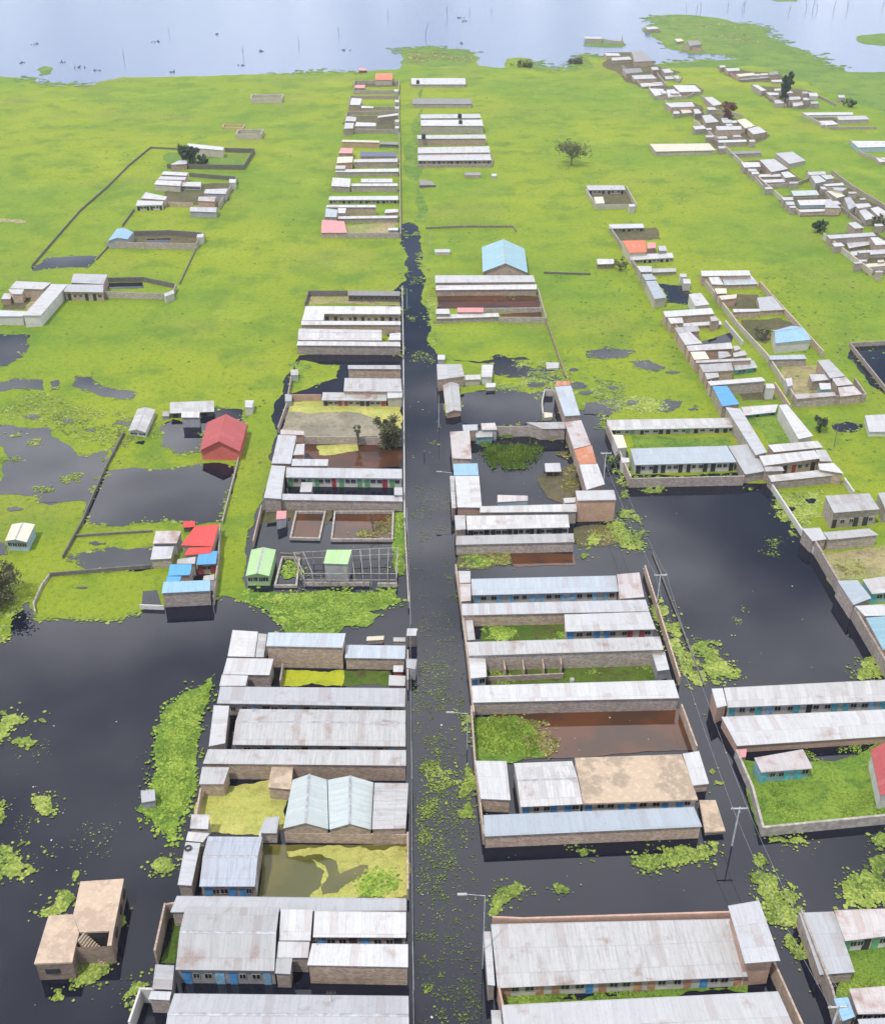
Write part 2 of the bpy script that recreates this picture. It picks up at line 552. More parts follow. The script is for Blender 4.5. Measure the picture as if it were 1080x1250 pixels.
class Weed:
    def __init__(s):
        s.v, s.f, s.t = [], [], []

    def clump(s, x, y, z, r, rnd, tone, lift=.5):
        n = rnd.randint(5, 8)
        b = len(s.v)
        a0 = rnd.random() * 6.28
        s.v.append((x + rnd.uniform(-.2, .2) * r, y + rnd.uniform(-.2, .2) * r, z + r * lift * rnd.uniform(.4, 1)))
        s.t.append(tone)
        for k in range(n):
            a = a0 + k * 6.283 / n + rnd.uniform(-.2, .2)
            q = r * rnd.uniform(.55, 1.1)
            s.v.append((x + q * math.cos(a), y + q * math.sin(a), z + r * lift * rnd.uniform(-.1, .25)))
            s.t.append(max(0, min(1, tone + rnd.uniform(-.25, .2))))
        for k in range(n):
            s.f.append((b, b + 1 + k, b + 1 + (k + 1) % n))

    def blade(s, x, y, z, h, rnd, tone):
        b = len(s.v)
        a = rnd.random() * 6.28
        wd = h * .10
        lx, ly = rnd.uniform(-.35, .35) * h, rnd.uniform(-.35, .35) * h
        s.v += [(x - wd * math.cos(a), y - wd * math.sin(a), z), (x + wd * math.cos(a), y + wd * math.sin(a), z), (x + lx, y + ly, z + h)]
        s.t += [tone * .5, tone * .5, min(1, tone + .1)]
        s.f.append((b, b + 1, b + 2))

    def area(s, px, count, r0, r1, z=.06, thr=-.1, fscale=.12, seed=1, lift=.2, tall=0, bias=.5, edge=2.2):
        count = int(count * 3.4); r0 *= .40; r1 *= .52
        """scatter clumps over the outline px; a noise field leaves ragged gaps"""
        rnd = random.Random(seed)
        poly = [U(x, y) for x, y in pts(px)]
        x0, x1 = min(p.x for p in poly), max(p.x for p in poly)
        y0, y1 = min(p.y for p in poly), max(p.y for p in poly)
        edge = min(edge, .16 * math.sqrt((x1 - x0) * (y1 - y0)))
        done = tries = 0
        while done < count and tries < count * 40:
            tries += 1
            x, y = rnd.uniform(x0, x1), rnd.uniform(y0, y1)
            if not inside((x, y), poly): continue
            f = noise.fractal(Vector((x * fscale, y * fscale, seed * 3.7)), .8, 2.1, 3)
            if f < thr: continue
            ed = min(segdist(x, y, poly[i - 1], poly[i]) for i in range(len(poly)))
            if ed < edge and noise.fractal(Vector((x * .45, y * .45, seed * 1.3)), .8, 2.1, 3) < .28 - .75 * ed / edge: continue
            if noise.noise(Vector((x * .9, y * .9, seed * .7))) > .34: continue
            if rnd.random() < .10: x += rnd.gauss(0, .9); y += rnd.gauss(0, .9)
            r = r0 + (r1 - r0) * rnd.random() ** 2
            tone = max(0, min(1, bias + .35 * noise.noise(Vector((x * .35, y * .35, seed))) + .3 * noise.noise(Vector((x * .09, y * .09, seed + 5))) + rnd.uniform(-.4, .4)))
            s.clump(x, y, z + rnd.random() * .05, r, rnd, tone, lift)
            if tall and rnd.random() < .8:
                s.blade(x, y, z, tall * rnd.uniform(.5, 1.1), rnd, tone)
            done += 1
        return s

    def fringe(s, px, per_m, sig, r0, r1, z, seed, closed=True):
        rnd = random.Random(seed)
        P = [U(x, y) for x, y in pts(px)]
        for i in range(0 if closed else 1, len(P)):
            a, b = P[i - 1], P[i]
            ln = (b - a).length
            for k in range(int(min(ln, 80) * per_m)):
                t = rnd.random()
                q = a.lerp(b, t)
                if noise.noise(Vector((q.x * .15, q.y * .15, seed))) < -.05: continue
                s.clump(q.x + rnd.gauss(0, sig), q.y + rnd.gauss(0, sig), z, r0 + (r1 - r0) * rnd.random() ** 2, rnd, max(0, min(1, .5 + rnd.uniform(-.3, .3))), .3)

    def build(s, name, mat, label, cat, kind='stuff'):
        me = bpy.data.meshes.new(name)
        me.from_pydata(s.v, [], s.f)
        at = me.attributes.new('tone', 'FLOAT', 'POINT')
        at.data.foreach_set('value', s.t)
        me.materials.append(M[mat])
        return tag(mobj(name, me), label, cat, None, kind)


# ---------------------------------------------------------------- houses
def pane_mesh():
    b = MB(); b.box(-.37, .37, -.075, -.02, .99, 1.73); return b.mesh('pane', M['pane'])


def frame_mesh():
    b = MB()
    for x0, x1, z0, z1 in ((-.43, -.37, .93, 1.79), (.37, .43, .93, 1.79), (-.37, .37, 1.73, 1.79), (-.37, .37, .93, .99)):
        b.box(x0, x1, -.09, -.004, z0, z1)
    b.box(-.025, .025, -.085, -.02, 1.02, 1.72)
    return b.mesh('window', M['frame'])


WIN, PANE = frame_mesh(), pane_mesh()
DOORS = {}


def door_mesh(k):
    if k not in DOORS:
        b = MB()
        b.box(-.43, .43, -.07, -.004, -.1, 1.9)
        DOORS[k] = b.mesh('door', M['d_' + k])
    return DOORS[k]


USED = {}


def house(label, s, roof='white', wall='stone', h=None, yb=None, drop=.35, gable=None, rise=1.0, rooms=0, doors=('blue',),
          name='row_house', cat='house', group=None, over=.22, cap=None, root=None, hl=None, open_=False, thick=.07, axis=None,
          winonly=False, openings=True):
    """roof corners TL TR BR BL as the photograph shows them; walls stand under the roof down to the ground"""
    q = pts(s)
    if roof == 'white' and q[3][1] > 400:
        roof = random.Random(label + s).choice(('white', 'white', 'white', 'worn', 'patchy', 'patchy'))
    if yb is not None: h = hgt(q[3][0], q[3][1], yb)
    if h is None: h = 2.6
    # gable: None (single pitch), 'x' ridge running across, 'y' ridge running away, 'flat'
    if rooms and yb is not None and q[3][1] > 560: h = max(h, 2.25)
    zs = min(1.0, (h - .42) / 1.9)
    w0 = (U(*q[0], h) - U(*q[1], h)).length
    d0 = (U(*q[0], h) - U(*q[3], h)).length
    if axis is None: axis = 's' if d0 > 1.5 * w0 else 't'
    if gable: hs = [h] * 4
    elif axis == 't': hs = [h + drop, h + drop, h, h]
    else: hs = [h + drop, h, h, h + drop]
    P = [U(x, y, z) for (x, y), z in zip(q, hs)]

    def rp(a, b):
        p = (P[0] * (1 - a) + P[1] * a) * (1 - b) + (P[3] * (1 - a) + P[2] * a) * b
        if gable == 'x': p = p + Vector((0, 0, rise * (1 - abs(2 * b - 1))))
        elif gable == 'y': p = p + Vector((0, 0, rise * (1 - abs(2 * a - 1))))
        return p
    W = ((P[0] - P[1]).length + (P[3] - P[2]).length) / 2
    D = ((P[0] - P[3]).length + (P[1] - P[2]).length) / 2
    new = root is None
    if new:
        c = sum(P, Vector()) / 4
        root = empty(name, (c.x, c.y, 0))
        tag(root, label, cat, group)
    off = tuple(root.location)
    # roof
    b = MB()
    down = Vector((0, 0, -thick))
    sa = [0, .5, 1] if gable == 'y' else [0, 1]
    tb = [0, .5, 1] if gable == 'x' else [0, 1]
    along = 'y' if gable == 'y' or (gable is None and axis == 's') else 'x'   # direction of ridge / eave

    def uvp(a, t):
        if along == 'x':
            v = D * (abs(2 * t - 1) / 2 if gable == 'x' else t)
            return (a * W, v)
        v = W * (abs(2 * a - 1) / 2 if gable == 'y' else a)
        return (t * D, v)
    for i in range(len(sa) - 1):
        for j in range(len(tb) - 1):
            c = [(sa[i], tb[j + 1]), (sa[i + 1], tb[j + 1]), (sa[i + 1], tb[j]), (sa[i], tb[j])]
            b.face([rp(*x) for x in c], [uvp(*x) for x in c])
            b.face([rp(*x) + down for x in reversed(c)], [uvp(*x) for x in reversed(c)])
    ring = [(x, 0) for x in sa] + [(1, x) for x in tb[1:]] + [(x, 1) for x in reversed(sa[:-1])] + [(0, x) for x in reversed(tb[1:-1])]
    for k in range(len(ring)):
        p0, p1 = rp(*ring[k]), rp(*ring[(k + 1) % len(ring)])
        b.face([p1, p0, p0 + down, p1 + down], [uvp(*ring[k])] * 4)
    rf = b.build('roof', M[roof], root, off)
    if cap is None: cap = gable in ('x', 'y') and q[3][1] > 330
    if cap and gable in ('x', 'y'):
        e = [rp(0, .5), rp(1, .5)] if gable == 'x' else [rp(.5, 0), rp(.5, 1)]
        dv = (e[1] - e[0]).normalized(); pv = Vector((-dv.y, dv.x, 0)) * .17
        cbm = MB()
        cbm.face([e[0] + pv - Vector((0, 0, .02)), e[0] + Vector((0, 0, .05)), e[1] + Vector((0, 0, .05)), e[1] + pv - Vector((0, 0, .02))])
        cbm.face([e[0] + Vector((0, 0, .05)), e[0] - pv - Vector((0, 0, .02)), e[1] - pv - Vector((0, 0, .02)), e[1] + Vector((0, 0, .05))])
        me = cbm.mesh('ridge_cap', M['cap'], off)
        mobj('ridge_cap', me, rf)
    # walls
    ea, eb = min(.2, over / max(W, .5)), min(.2, over / max(D, .5))
    fa, fb = ea * .5, eb * .5
    if name == 'shelter': fa = fb = .02
    if rooms: eb = min(.25, .48 / max(D, .5))
    a0, a1, t0, t1 = fa, 1 - fa, fb, 1 - eb
    wdrop = Vector((0, 0, -thick * .75))
    rg = [(a0, t0)] + ([(.5, t0)] if gable == 'y' else []) + [(a1, t0)] + ([(a1, .5)] if gable == 'x' else []) + [(a1, t1)] + \
        ([(.5, t1)] if gable == 'y' else []) + [(a0, t1)] + ([(a0, .5)] if gable == 'x' else [])
    if open_:
        b = MB()
        for a, t in ((a0, t0), (a1, t0), (a1, t1), (a0, t1), (.5, t1)):
            p = rp(a, t) + wdrop
            bb = MB(); bb.tube((p.x, p.y, -.4), p, .07, .06, 6)
            bb.build('post', M['wood'], root, off)
        # back screen
        p0, p1 = rp(a0, t0) + wdrop, rp(a1, t0) + wdrop
        b.wallface(p1, p0, -.3, p1.z, p0.z)
        b.build('back_wall', M[wall], root, off)
    else:
        b = MB()
        pp = [rp(*x) + wdrop for x in rg]
        n = len(pp)
        u = 0
        for k in range(n):
            p, r = pp[(k + 1) % n], pp[k]
            b.wallface(p, r, -.3, p.z, r.z, u)
            u += 3.37
        b.face([Vector((p.x, p.y, -.3)) for p in pp])
        if gable in (None, 'flat'): b.face(list(reversed(pp)))
        b.build('wall', M[wall], root, off)
    # doors and windows along the front
    if rooms:
        A, B = rp(a0, t1), rp(a1, t1)
        ang = math.atan2(B.y - A.y, B.x - A.x)
        for i in range(rooms):
            for fr, what in ((.3, 'd'), (.72, 'w')):
                if (i % 2) and not winonly: fr = 1 - fr
                jr = random.Random(label + str(i) + what)
                g = (i + fr + jr.uniform(-.07, .07)) / rooms
                x = A * (1 - g) + B * g
                lc = (x.x - off[0], x.y - off[1], 0)
                if what == 'd' and not winonly:
                    do = mobj('door', door_mesh(doors[i % len(doors)]), root, lc, ang); do.scale = (jr.uniform(.85, 1.1), 1, zs * jr.uniform(.93, 1.0))
                else:
                    wo = mobj('window', WIN, root, lc, ang); wo.scale = (jr.uniform(.8, 1.15), 1, zs * jr.uniform(.95, 1.0))
                    mobj('pane', PANE, wo)
    return root


def extra(root, name, bm, mat):
    return bm.build(name, M[mat], root, tuple(root.location))


def wall(label, s, h=2.0, mat='stone', thick=.22, closed=False, name='boundary_wall', cat='wall', group=None, cap=False, posts=0):
    """a freestanding wall; s follows its foot"""
    ps = [U(x, y) for x, y in pts(s)]
    if closed: ps.append(ps[0])
    c = sum(ps, Vector()) / len(ps)
    b = MB(); cb = MB()
    u = 0
    for a, d in zip(ps, ps[1:]):
        k = (d - a); ln = k.length
        k /= ln
        n = Vector((-k.y, k.x, 0)) * thick / 2
        e = k * thick / 2
        a2, d2 = a - e, d + e
        cs = [a2 - n, d2 - n, d2 + n, a2 + n]
        hh = h * random.Random(ln).uniform(.97, 1.03)
        for i in range(4):
            b.wallface(cs[i], cs[(i + 1) % 4], -.3, hh, hh, u)
        b.face([Vector((p.x, p.y, hh)) for p in cs])
        u += ln
    o = b.mesh(name, M[mat], (c.x, c.y, 0))
    ob = mobj(name, o, None, (c.x, c.y, 0))
    return tag(ob, label, cat, group)


def pole(label, x, yt, yb, r=.09, arm=0, cross=0, mat='post', name='lamp_post', cat='lamp post', group=None, lamp=True):
    """upright post whose foot is seen at (x, yb) and top at row yt"""
    g = U(x, yb)
    h = hgt(x, yt, yb)
    root = empty(name, (g.x, g.y, 0))
    tag(root, label, cat, group)
    b = MB(); b.tube((0, 0, -.5), (0, 0, h), r, r * .65, 8)
    b.build('shaft', M[mat], root)
    if arm:
        b = MB(); b.tube((0, 0, h - .05), (arm, 0, h + .25), r * .5, r * .45, 6)
        b.build('arm', M[mat], root)
        b = MB()
        x0, x1 = sorted((arm * .95, arm * 1.45))
        b.box(x0, x1, -.13, .13, h + .2, h + .31)
        b.build('lamp_head', M['lampcover'], root)
    for k in range(cross):
        b = MB(); b.box(-cross_w, cross_w, -.06, .06, h - .25 - k * .7, h - .12 - k * .7)
        b.build('crossarm', M[mat], root)
        for sx_ in (-.85, 0, .85):
            b = MB(); b.tube((sx_ * cross_w, 0, h - .12 - k * .7), (sx_ * cross_w, 0, h + .1 - k * .7), .07, .05, 6)
            b.build('insulator', M['frame'], root)
    root['top'] = h
    del root['top']
    return g, h


cross_w = 1.0


def cable(label, a, b, sag=.6, r=.018, group=None, name='overhead_cable'):
    m = MB()
    n = 14
    P = [a.lerp(b, i / n) - Vector((0, 0, sag * 4 * (i / n) * (1 - i / n))) for i in range(n + 1)]
    c = (a + b) / 2
    for p, q in zip(P, P[1:]): m.tube(p, q, r, r, 5)
    o = m.build(name, M['cable'], None, (c.x, c.y, 0), (c.x, c.y, 0))
    return tag(o, label, 'cable', group)


def tree(label, x, yb, height, crown, leaf, n, name='tree', base=.25, lsize=.4, seed=3, narrow=1.0, group=None, limbs=6, fill=0):
    g = U(x, yb)
    rnd = random.Random(seed)
    root = empty(name, (g.x, g.y, 0))
    tag(root, label, 'tree', group)
    b = MB()
    top = Vector((rnd.uniform(-.3, .3), rnd.uniform(-.3, .3), height * .75))
    b.tube((0, 0, -.3), top * .5, height * .035, height * .025)
    b.tube(top * .5, top, height * .025, height * .01)
    tips = []
    for k in range(limbs):
        a = k * 6.283 / limbs + rnd.uniform(-.4, .4)
        s0 = top * rnd.uniform(.3, .7)
        e = Vector((math.cos(a) * crown * rnd.uniform(.5, .9), math.sin(a) * crown * rnd.uniform(.5, .9), height * rnd.uniform(.55, .95)))
        b.tube(s0, e, height * .016, height * .006, 5)
        tips.append(e)
        for j in range(2):
            e2 = e + Vector((rnd.uniform(-1, 1), rnd.uniform(-1, 1), rnd.uniform(0, .6))) * crown * .35
            b.tube(s0.lerp(e, .6), e2, height * .008, height * .003, 4)
            tips.append(e2)
    b.build('trunk', M['bark'], root)
    lb = MB()
    cl = [(t + Vector((rnd.gauss(0, 1), rnd.gauss(0, 1), rnd.gauss(0, .7))) * crown * .15, crown * rnd.uniform(.22, .42)) for t in tips]
    cl += [(Vector((rnd.uniform(-.4, .4) * crown, rnd.uniform(-.4, .4) * crown, height * rnd.uniform(base + .1, .95))), crown * rnd.uniform(.25, .4)) for _ in range(limbs)]
    if fill: cl += [(Vector((rnd.uniform(-.6, .6) * crown, rnd.uniform(-.6, .6) * crown, height * rnd.uniform(base + .12, .85))), crown * rnd.uniform(.35, .5)) for _ in range(fill)]
    for i in range(n):
        c, r = cl[i % len(cl)]
        d = Vector((rnd.gauss(0, 1), rnd.gauss(0, 1), rnd.gauss(0, 1))).normalized() * r * rnd.random() ** .5
        p = c + d
        if p.z < height * base: p.z = height * base + rnd.random() * height * .2
        k = Vector((rnd.gauss(0, 1), rnd.gauss(0, 1), rnd.gauss(0, 1))).normalized()
        e1 = k.orthogonal().normalized() * lsize * rnd.uniform(.5, 1.1)
        e2 = k.cross(e1) * rnd.uniform(.5, .9)
        lb.face([p - e1, p + e2 * .8, p + e1, p - e2 * .8])
    lb.build('crown', M[leaf], root)
    return root


def snag(label, x, yt, yb, seed, name='dead_tree', group='dead trees standing in the lake'):
    g = U(x, yb)
    h = min(13, hgt(x, yt, yb) * .8)
    rnd = random.Random(seed)
    b = MB()
    r = .10 + h * .008
    top = Vector((rnd.uniform(-.22, .22) * h, rnd.uniform(-.1, .1) * h, h))
    b.tube((0, 0, -.5), top, r, r * .35, 6)
    for k in range(rnd.randint(2, 5)):
        s0 = top * rnd.uniform(.25, .7)
        a = rnd.random() * 6.28
        e = s0 + Vector((math.cos(a) * .3, math.sin(a) * .3, rnd.uniform(.3, .6))) * h * rnd.uniform(.3, .7)
        b.tube(s0, e, r * .55, r * .2, 5)
    o = b.build(name, M['darkwood'], None, (0, 0, 0), (g.x, g.y, 0))
    return tag(o, label, 'dead tree', group)

# ================================================================ THE SETTING
def plane(name, x0, x1, y0, y1, z, mat, label, cat):
    b = MB(); b.face([(x0, y0, z), (x1, y0, z), (x1, y1, z), (x0, y1, z)])
    return tag(b.build(name, M[mat]), label, cat, None, 'structure')


plane('flood_water', -900, 1100, -300, 560, 0.0, 'pond', 'dark still flood water standing between the rows of houses', 'flood water')
plane('lake', -4000, 4500, 520, 6000, 0.02, 'lake', 'pale blue lake along the top of the picture', 'lake')

sheet('meadow', '-120,99 -60,98 0,93 38,97 62,104 85,104 112,104 130,98 150,94 200,94 250,93 300,91 360,90 395,88 432,88 484,85 490,70 492,60 520,58 548,61 577,65 '
      '583,80 598,82 616,83 618,72 634,70 650,73 656,84 680,85 702,82 712,68 735,70 747,66 768,73 798,79 815,77 838,75 870,74 906,71 880,66 840,64 822,60 '
      '800,47 783,34 800,28 796,22 815,18 832,18 868,21 905,29 925,32 934,42 962,56 990,70 1008,80 1034,88 1080,90 1220,96 1420,240 1480,700 1300,1130 1080,821 '
      '994,676 936,590 768,591 738,520 742,505 705,500 690,470 683,446 640,436 596,440 585,442 536,436 527,400 520,340 513,296 500,271 490,274 490,300 491,432 '
      '366,434 346,480 334,540 322,610 301,690 299,722 330,728 300,735 263,728 256,700 250,690 205,740 176,744 150,756 120,757 90,756 48,757 40,745 36,735 22,740 14,770 2,785 -30,790 -300,800 -420,420 -200,150',
      'field', .05, 'bright green flooded meadow around the rows of houses', 'meadow', rough=.10)
sheet('river_bank', '742,66 768,74 798,80 815,78 838,76 870,75 906,72 880,66 840,65 822,61 800,48 783,35 800,29 796,22 815,18 832,18 868,21 905,29 925,32 934,42 962,56 990,70 1008,80 1034,88 1080,90 '
      '1220,96 1300,190 1160,170 1060,132 1000,110 960,90 920,80 890,84 850,82 800,84', 'bank', .07, 'darker green bank between the far villages and the lake', 'bank', rough=.12)
sheet('river_bank', '491,78 492,63 510,59 545,61 577,66 578,76 560,80 530,82', 'bank', .07,
      'darker green reed bank jutting into the lake beyond the middle columns', 'bank', rough=.12)
for s, lb in (('1045,50 1052,43 1075,41 1110,42 1110,55 1078,56 1055,54', 'low green islet in the lake at the right edge'),
              ('1043,92 1052,88 1085,88 1110,92 1100,97 1060,95', 'thin green islet beside the right shore'),
              ('45,85 55,81 64,83 60,91 48,93', 'small brown green islet off the left shore'),
              ('712,56 735,47 765,55 758,58 735,58', 'green islet around the ruined walls in the lake inlet'),
              ('940,0 960,-2 978,-1 972,2 948,2', 'thin dark islet far out in the lake')):
    sheet('islet', s, 'bank', .09, lb, 'islet', rough=.1)
sheet('flood_channel', '513,100 505,271 520,272 518,200 516,110', 'lush', .06, 'lush green strip of grass along the drowned far street', 'grass', kind='stuff', rough=.06)

# ponds lying in the meadow
PONDS = [('-10,518 60,522 77,540 97,557 133,550 128,577 110,612 60,617 43,607 -10,606', 'dark pond at the left edge below the pale meadow'),
         ('129,574 165,571 210,572 252,566 289,570 272,637 236,642 205,636 180,638 150,643 103,640', 'wide rectangular pond in front of the red roofed house'),
         ('195,523 212,512 235,516 262,498 299,500 297,520 248,528 246,553 215,555 196,545', 'pond around the red roofed house and the white porch house'),
         ('-6,470 20,462 53,464 54,477 20,475 -6,479', 'small dark puddle at the left edge of the meadow'),
         ('92,459 113,460 125,472 167,479 160,488 120,483 88,470', 'long thin puddle pointing right in the left meadow'),
         ('62,466 72,464 73,475 63,477', 'tiny puddle between two longer puddles'),
         ('38,327 57,315 90,313 119,313 116,320 108,327 70,328 40,331', 'blue grey pond below the long fence'),
         ('-8,408 37,408 23,437 10,447 -8,449', 'pond below the white walled courtyard at the left edge'),
         ('82,680 140,668 190,667 204,672 186,695 150,697 108,699 92,686', 'narrow pond left of the blue roofed cluster'),
         ('715,429 740,423 776,429 762,437 735,439 716,437', 'pale puddle in the meadow right of the canal'),
         ('770,441 792,440 812,448 800,455 778,449', 'small dark puddle in the right meadow'),
         ('1036,424 1096,421 1120,470 1085,486', 'walled pond at the right edge beside the far lane'),
         ('799,346 838,349 843,360 847,372 813,370 808,352', 'pond inside the walled plot with the narrow blue roofs'),
         ('1014,519 1032,515 1052,518 1046,527 1020,527', 'grey puddle beside the pole in the right meadow'),
         ('598,446 600,436 606,433 640,447 688,462 682,470 640,462 605,458', 'dark channel of water below the meadow beside the white kiosk'),
         ('640,492 668,472 690,476 692,504 660,512', 'dark water gap beside the curved white pool wall'),
         ('560,484 585,477 620,474 650,480 662,496 660,514 606,522 566,517', 'dark pool between the canal houses and the bluish strip'),
         ('715,492 745,485 760,492 742,508 712,506', 'dark inlet above the white courtyard compound'),
         ('800,500 812,488 832,490 828,498 812,504', 'small dark puddle above the white courtyard compound'),
         ('-8,664 10,662 10,678 -8,680', 'sliver of pond beside the small flooded house')]
rp_ = random.Random(5)
for k, (x, y, a, b_) in enumerate(((152, 517, 12, 3), (172, 541, 7, 2.5), (140, 548, 6, 2), (84, 514, 10, 2.5), (40, 509, 13, 2.5), (112, 526, 6, 2), (24, 436, 6, 2), (703, 471, 12, 4), (716, 480, 9, 3), (748, 474, 8, 2),
                              (772, 492, 10, 2.5), (820, 455, 9, 2), (845, 500, 8, 2), (700, 452, 8, 2.5), (655, 470, 12, 4), (668, 452, 10, 2.5), (560, 470, 8, 3), (58, 612, 14, 3), (18, 622, 12, 3), (120, 664, 12, 2), (990, 612, 7, 4), (965, 622, 6, 3), (100, 718, 8, 1.5), (236, 525, 6, 2))):
    ring = ' '.join(f'{x + a * rp_.uniform(.6, 1.15) * math.cos(t_ * .785):.1f},{y + b_ * rp_.uniform(.6, 1.2) * math.sin(t_ * .785):.1f}' for t_ in range(8))
    sheet('puddle', ring, 'pond', .13 + .001 * k, 'small ragged puddle between weeds in the flooded meadow margin', 'puddle', rough=.28)
for k, (s, lb) in enumerate(PONDS): sheet('pond', s, 'pond', .09 + .0013 * k, lb, 'pond', rough=.12)
sheet('pond', '175,722 192,721 199,744 173,742', 'pond', .09, 'square notch of water beside the blue roofed cluster', 'pond', rough=0)

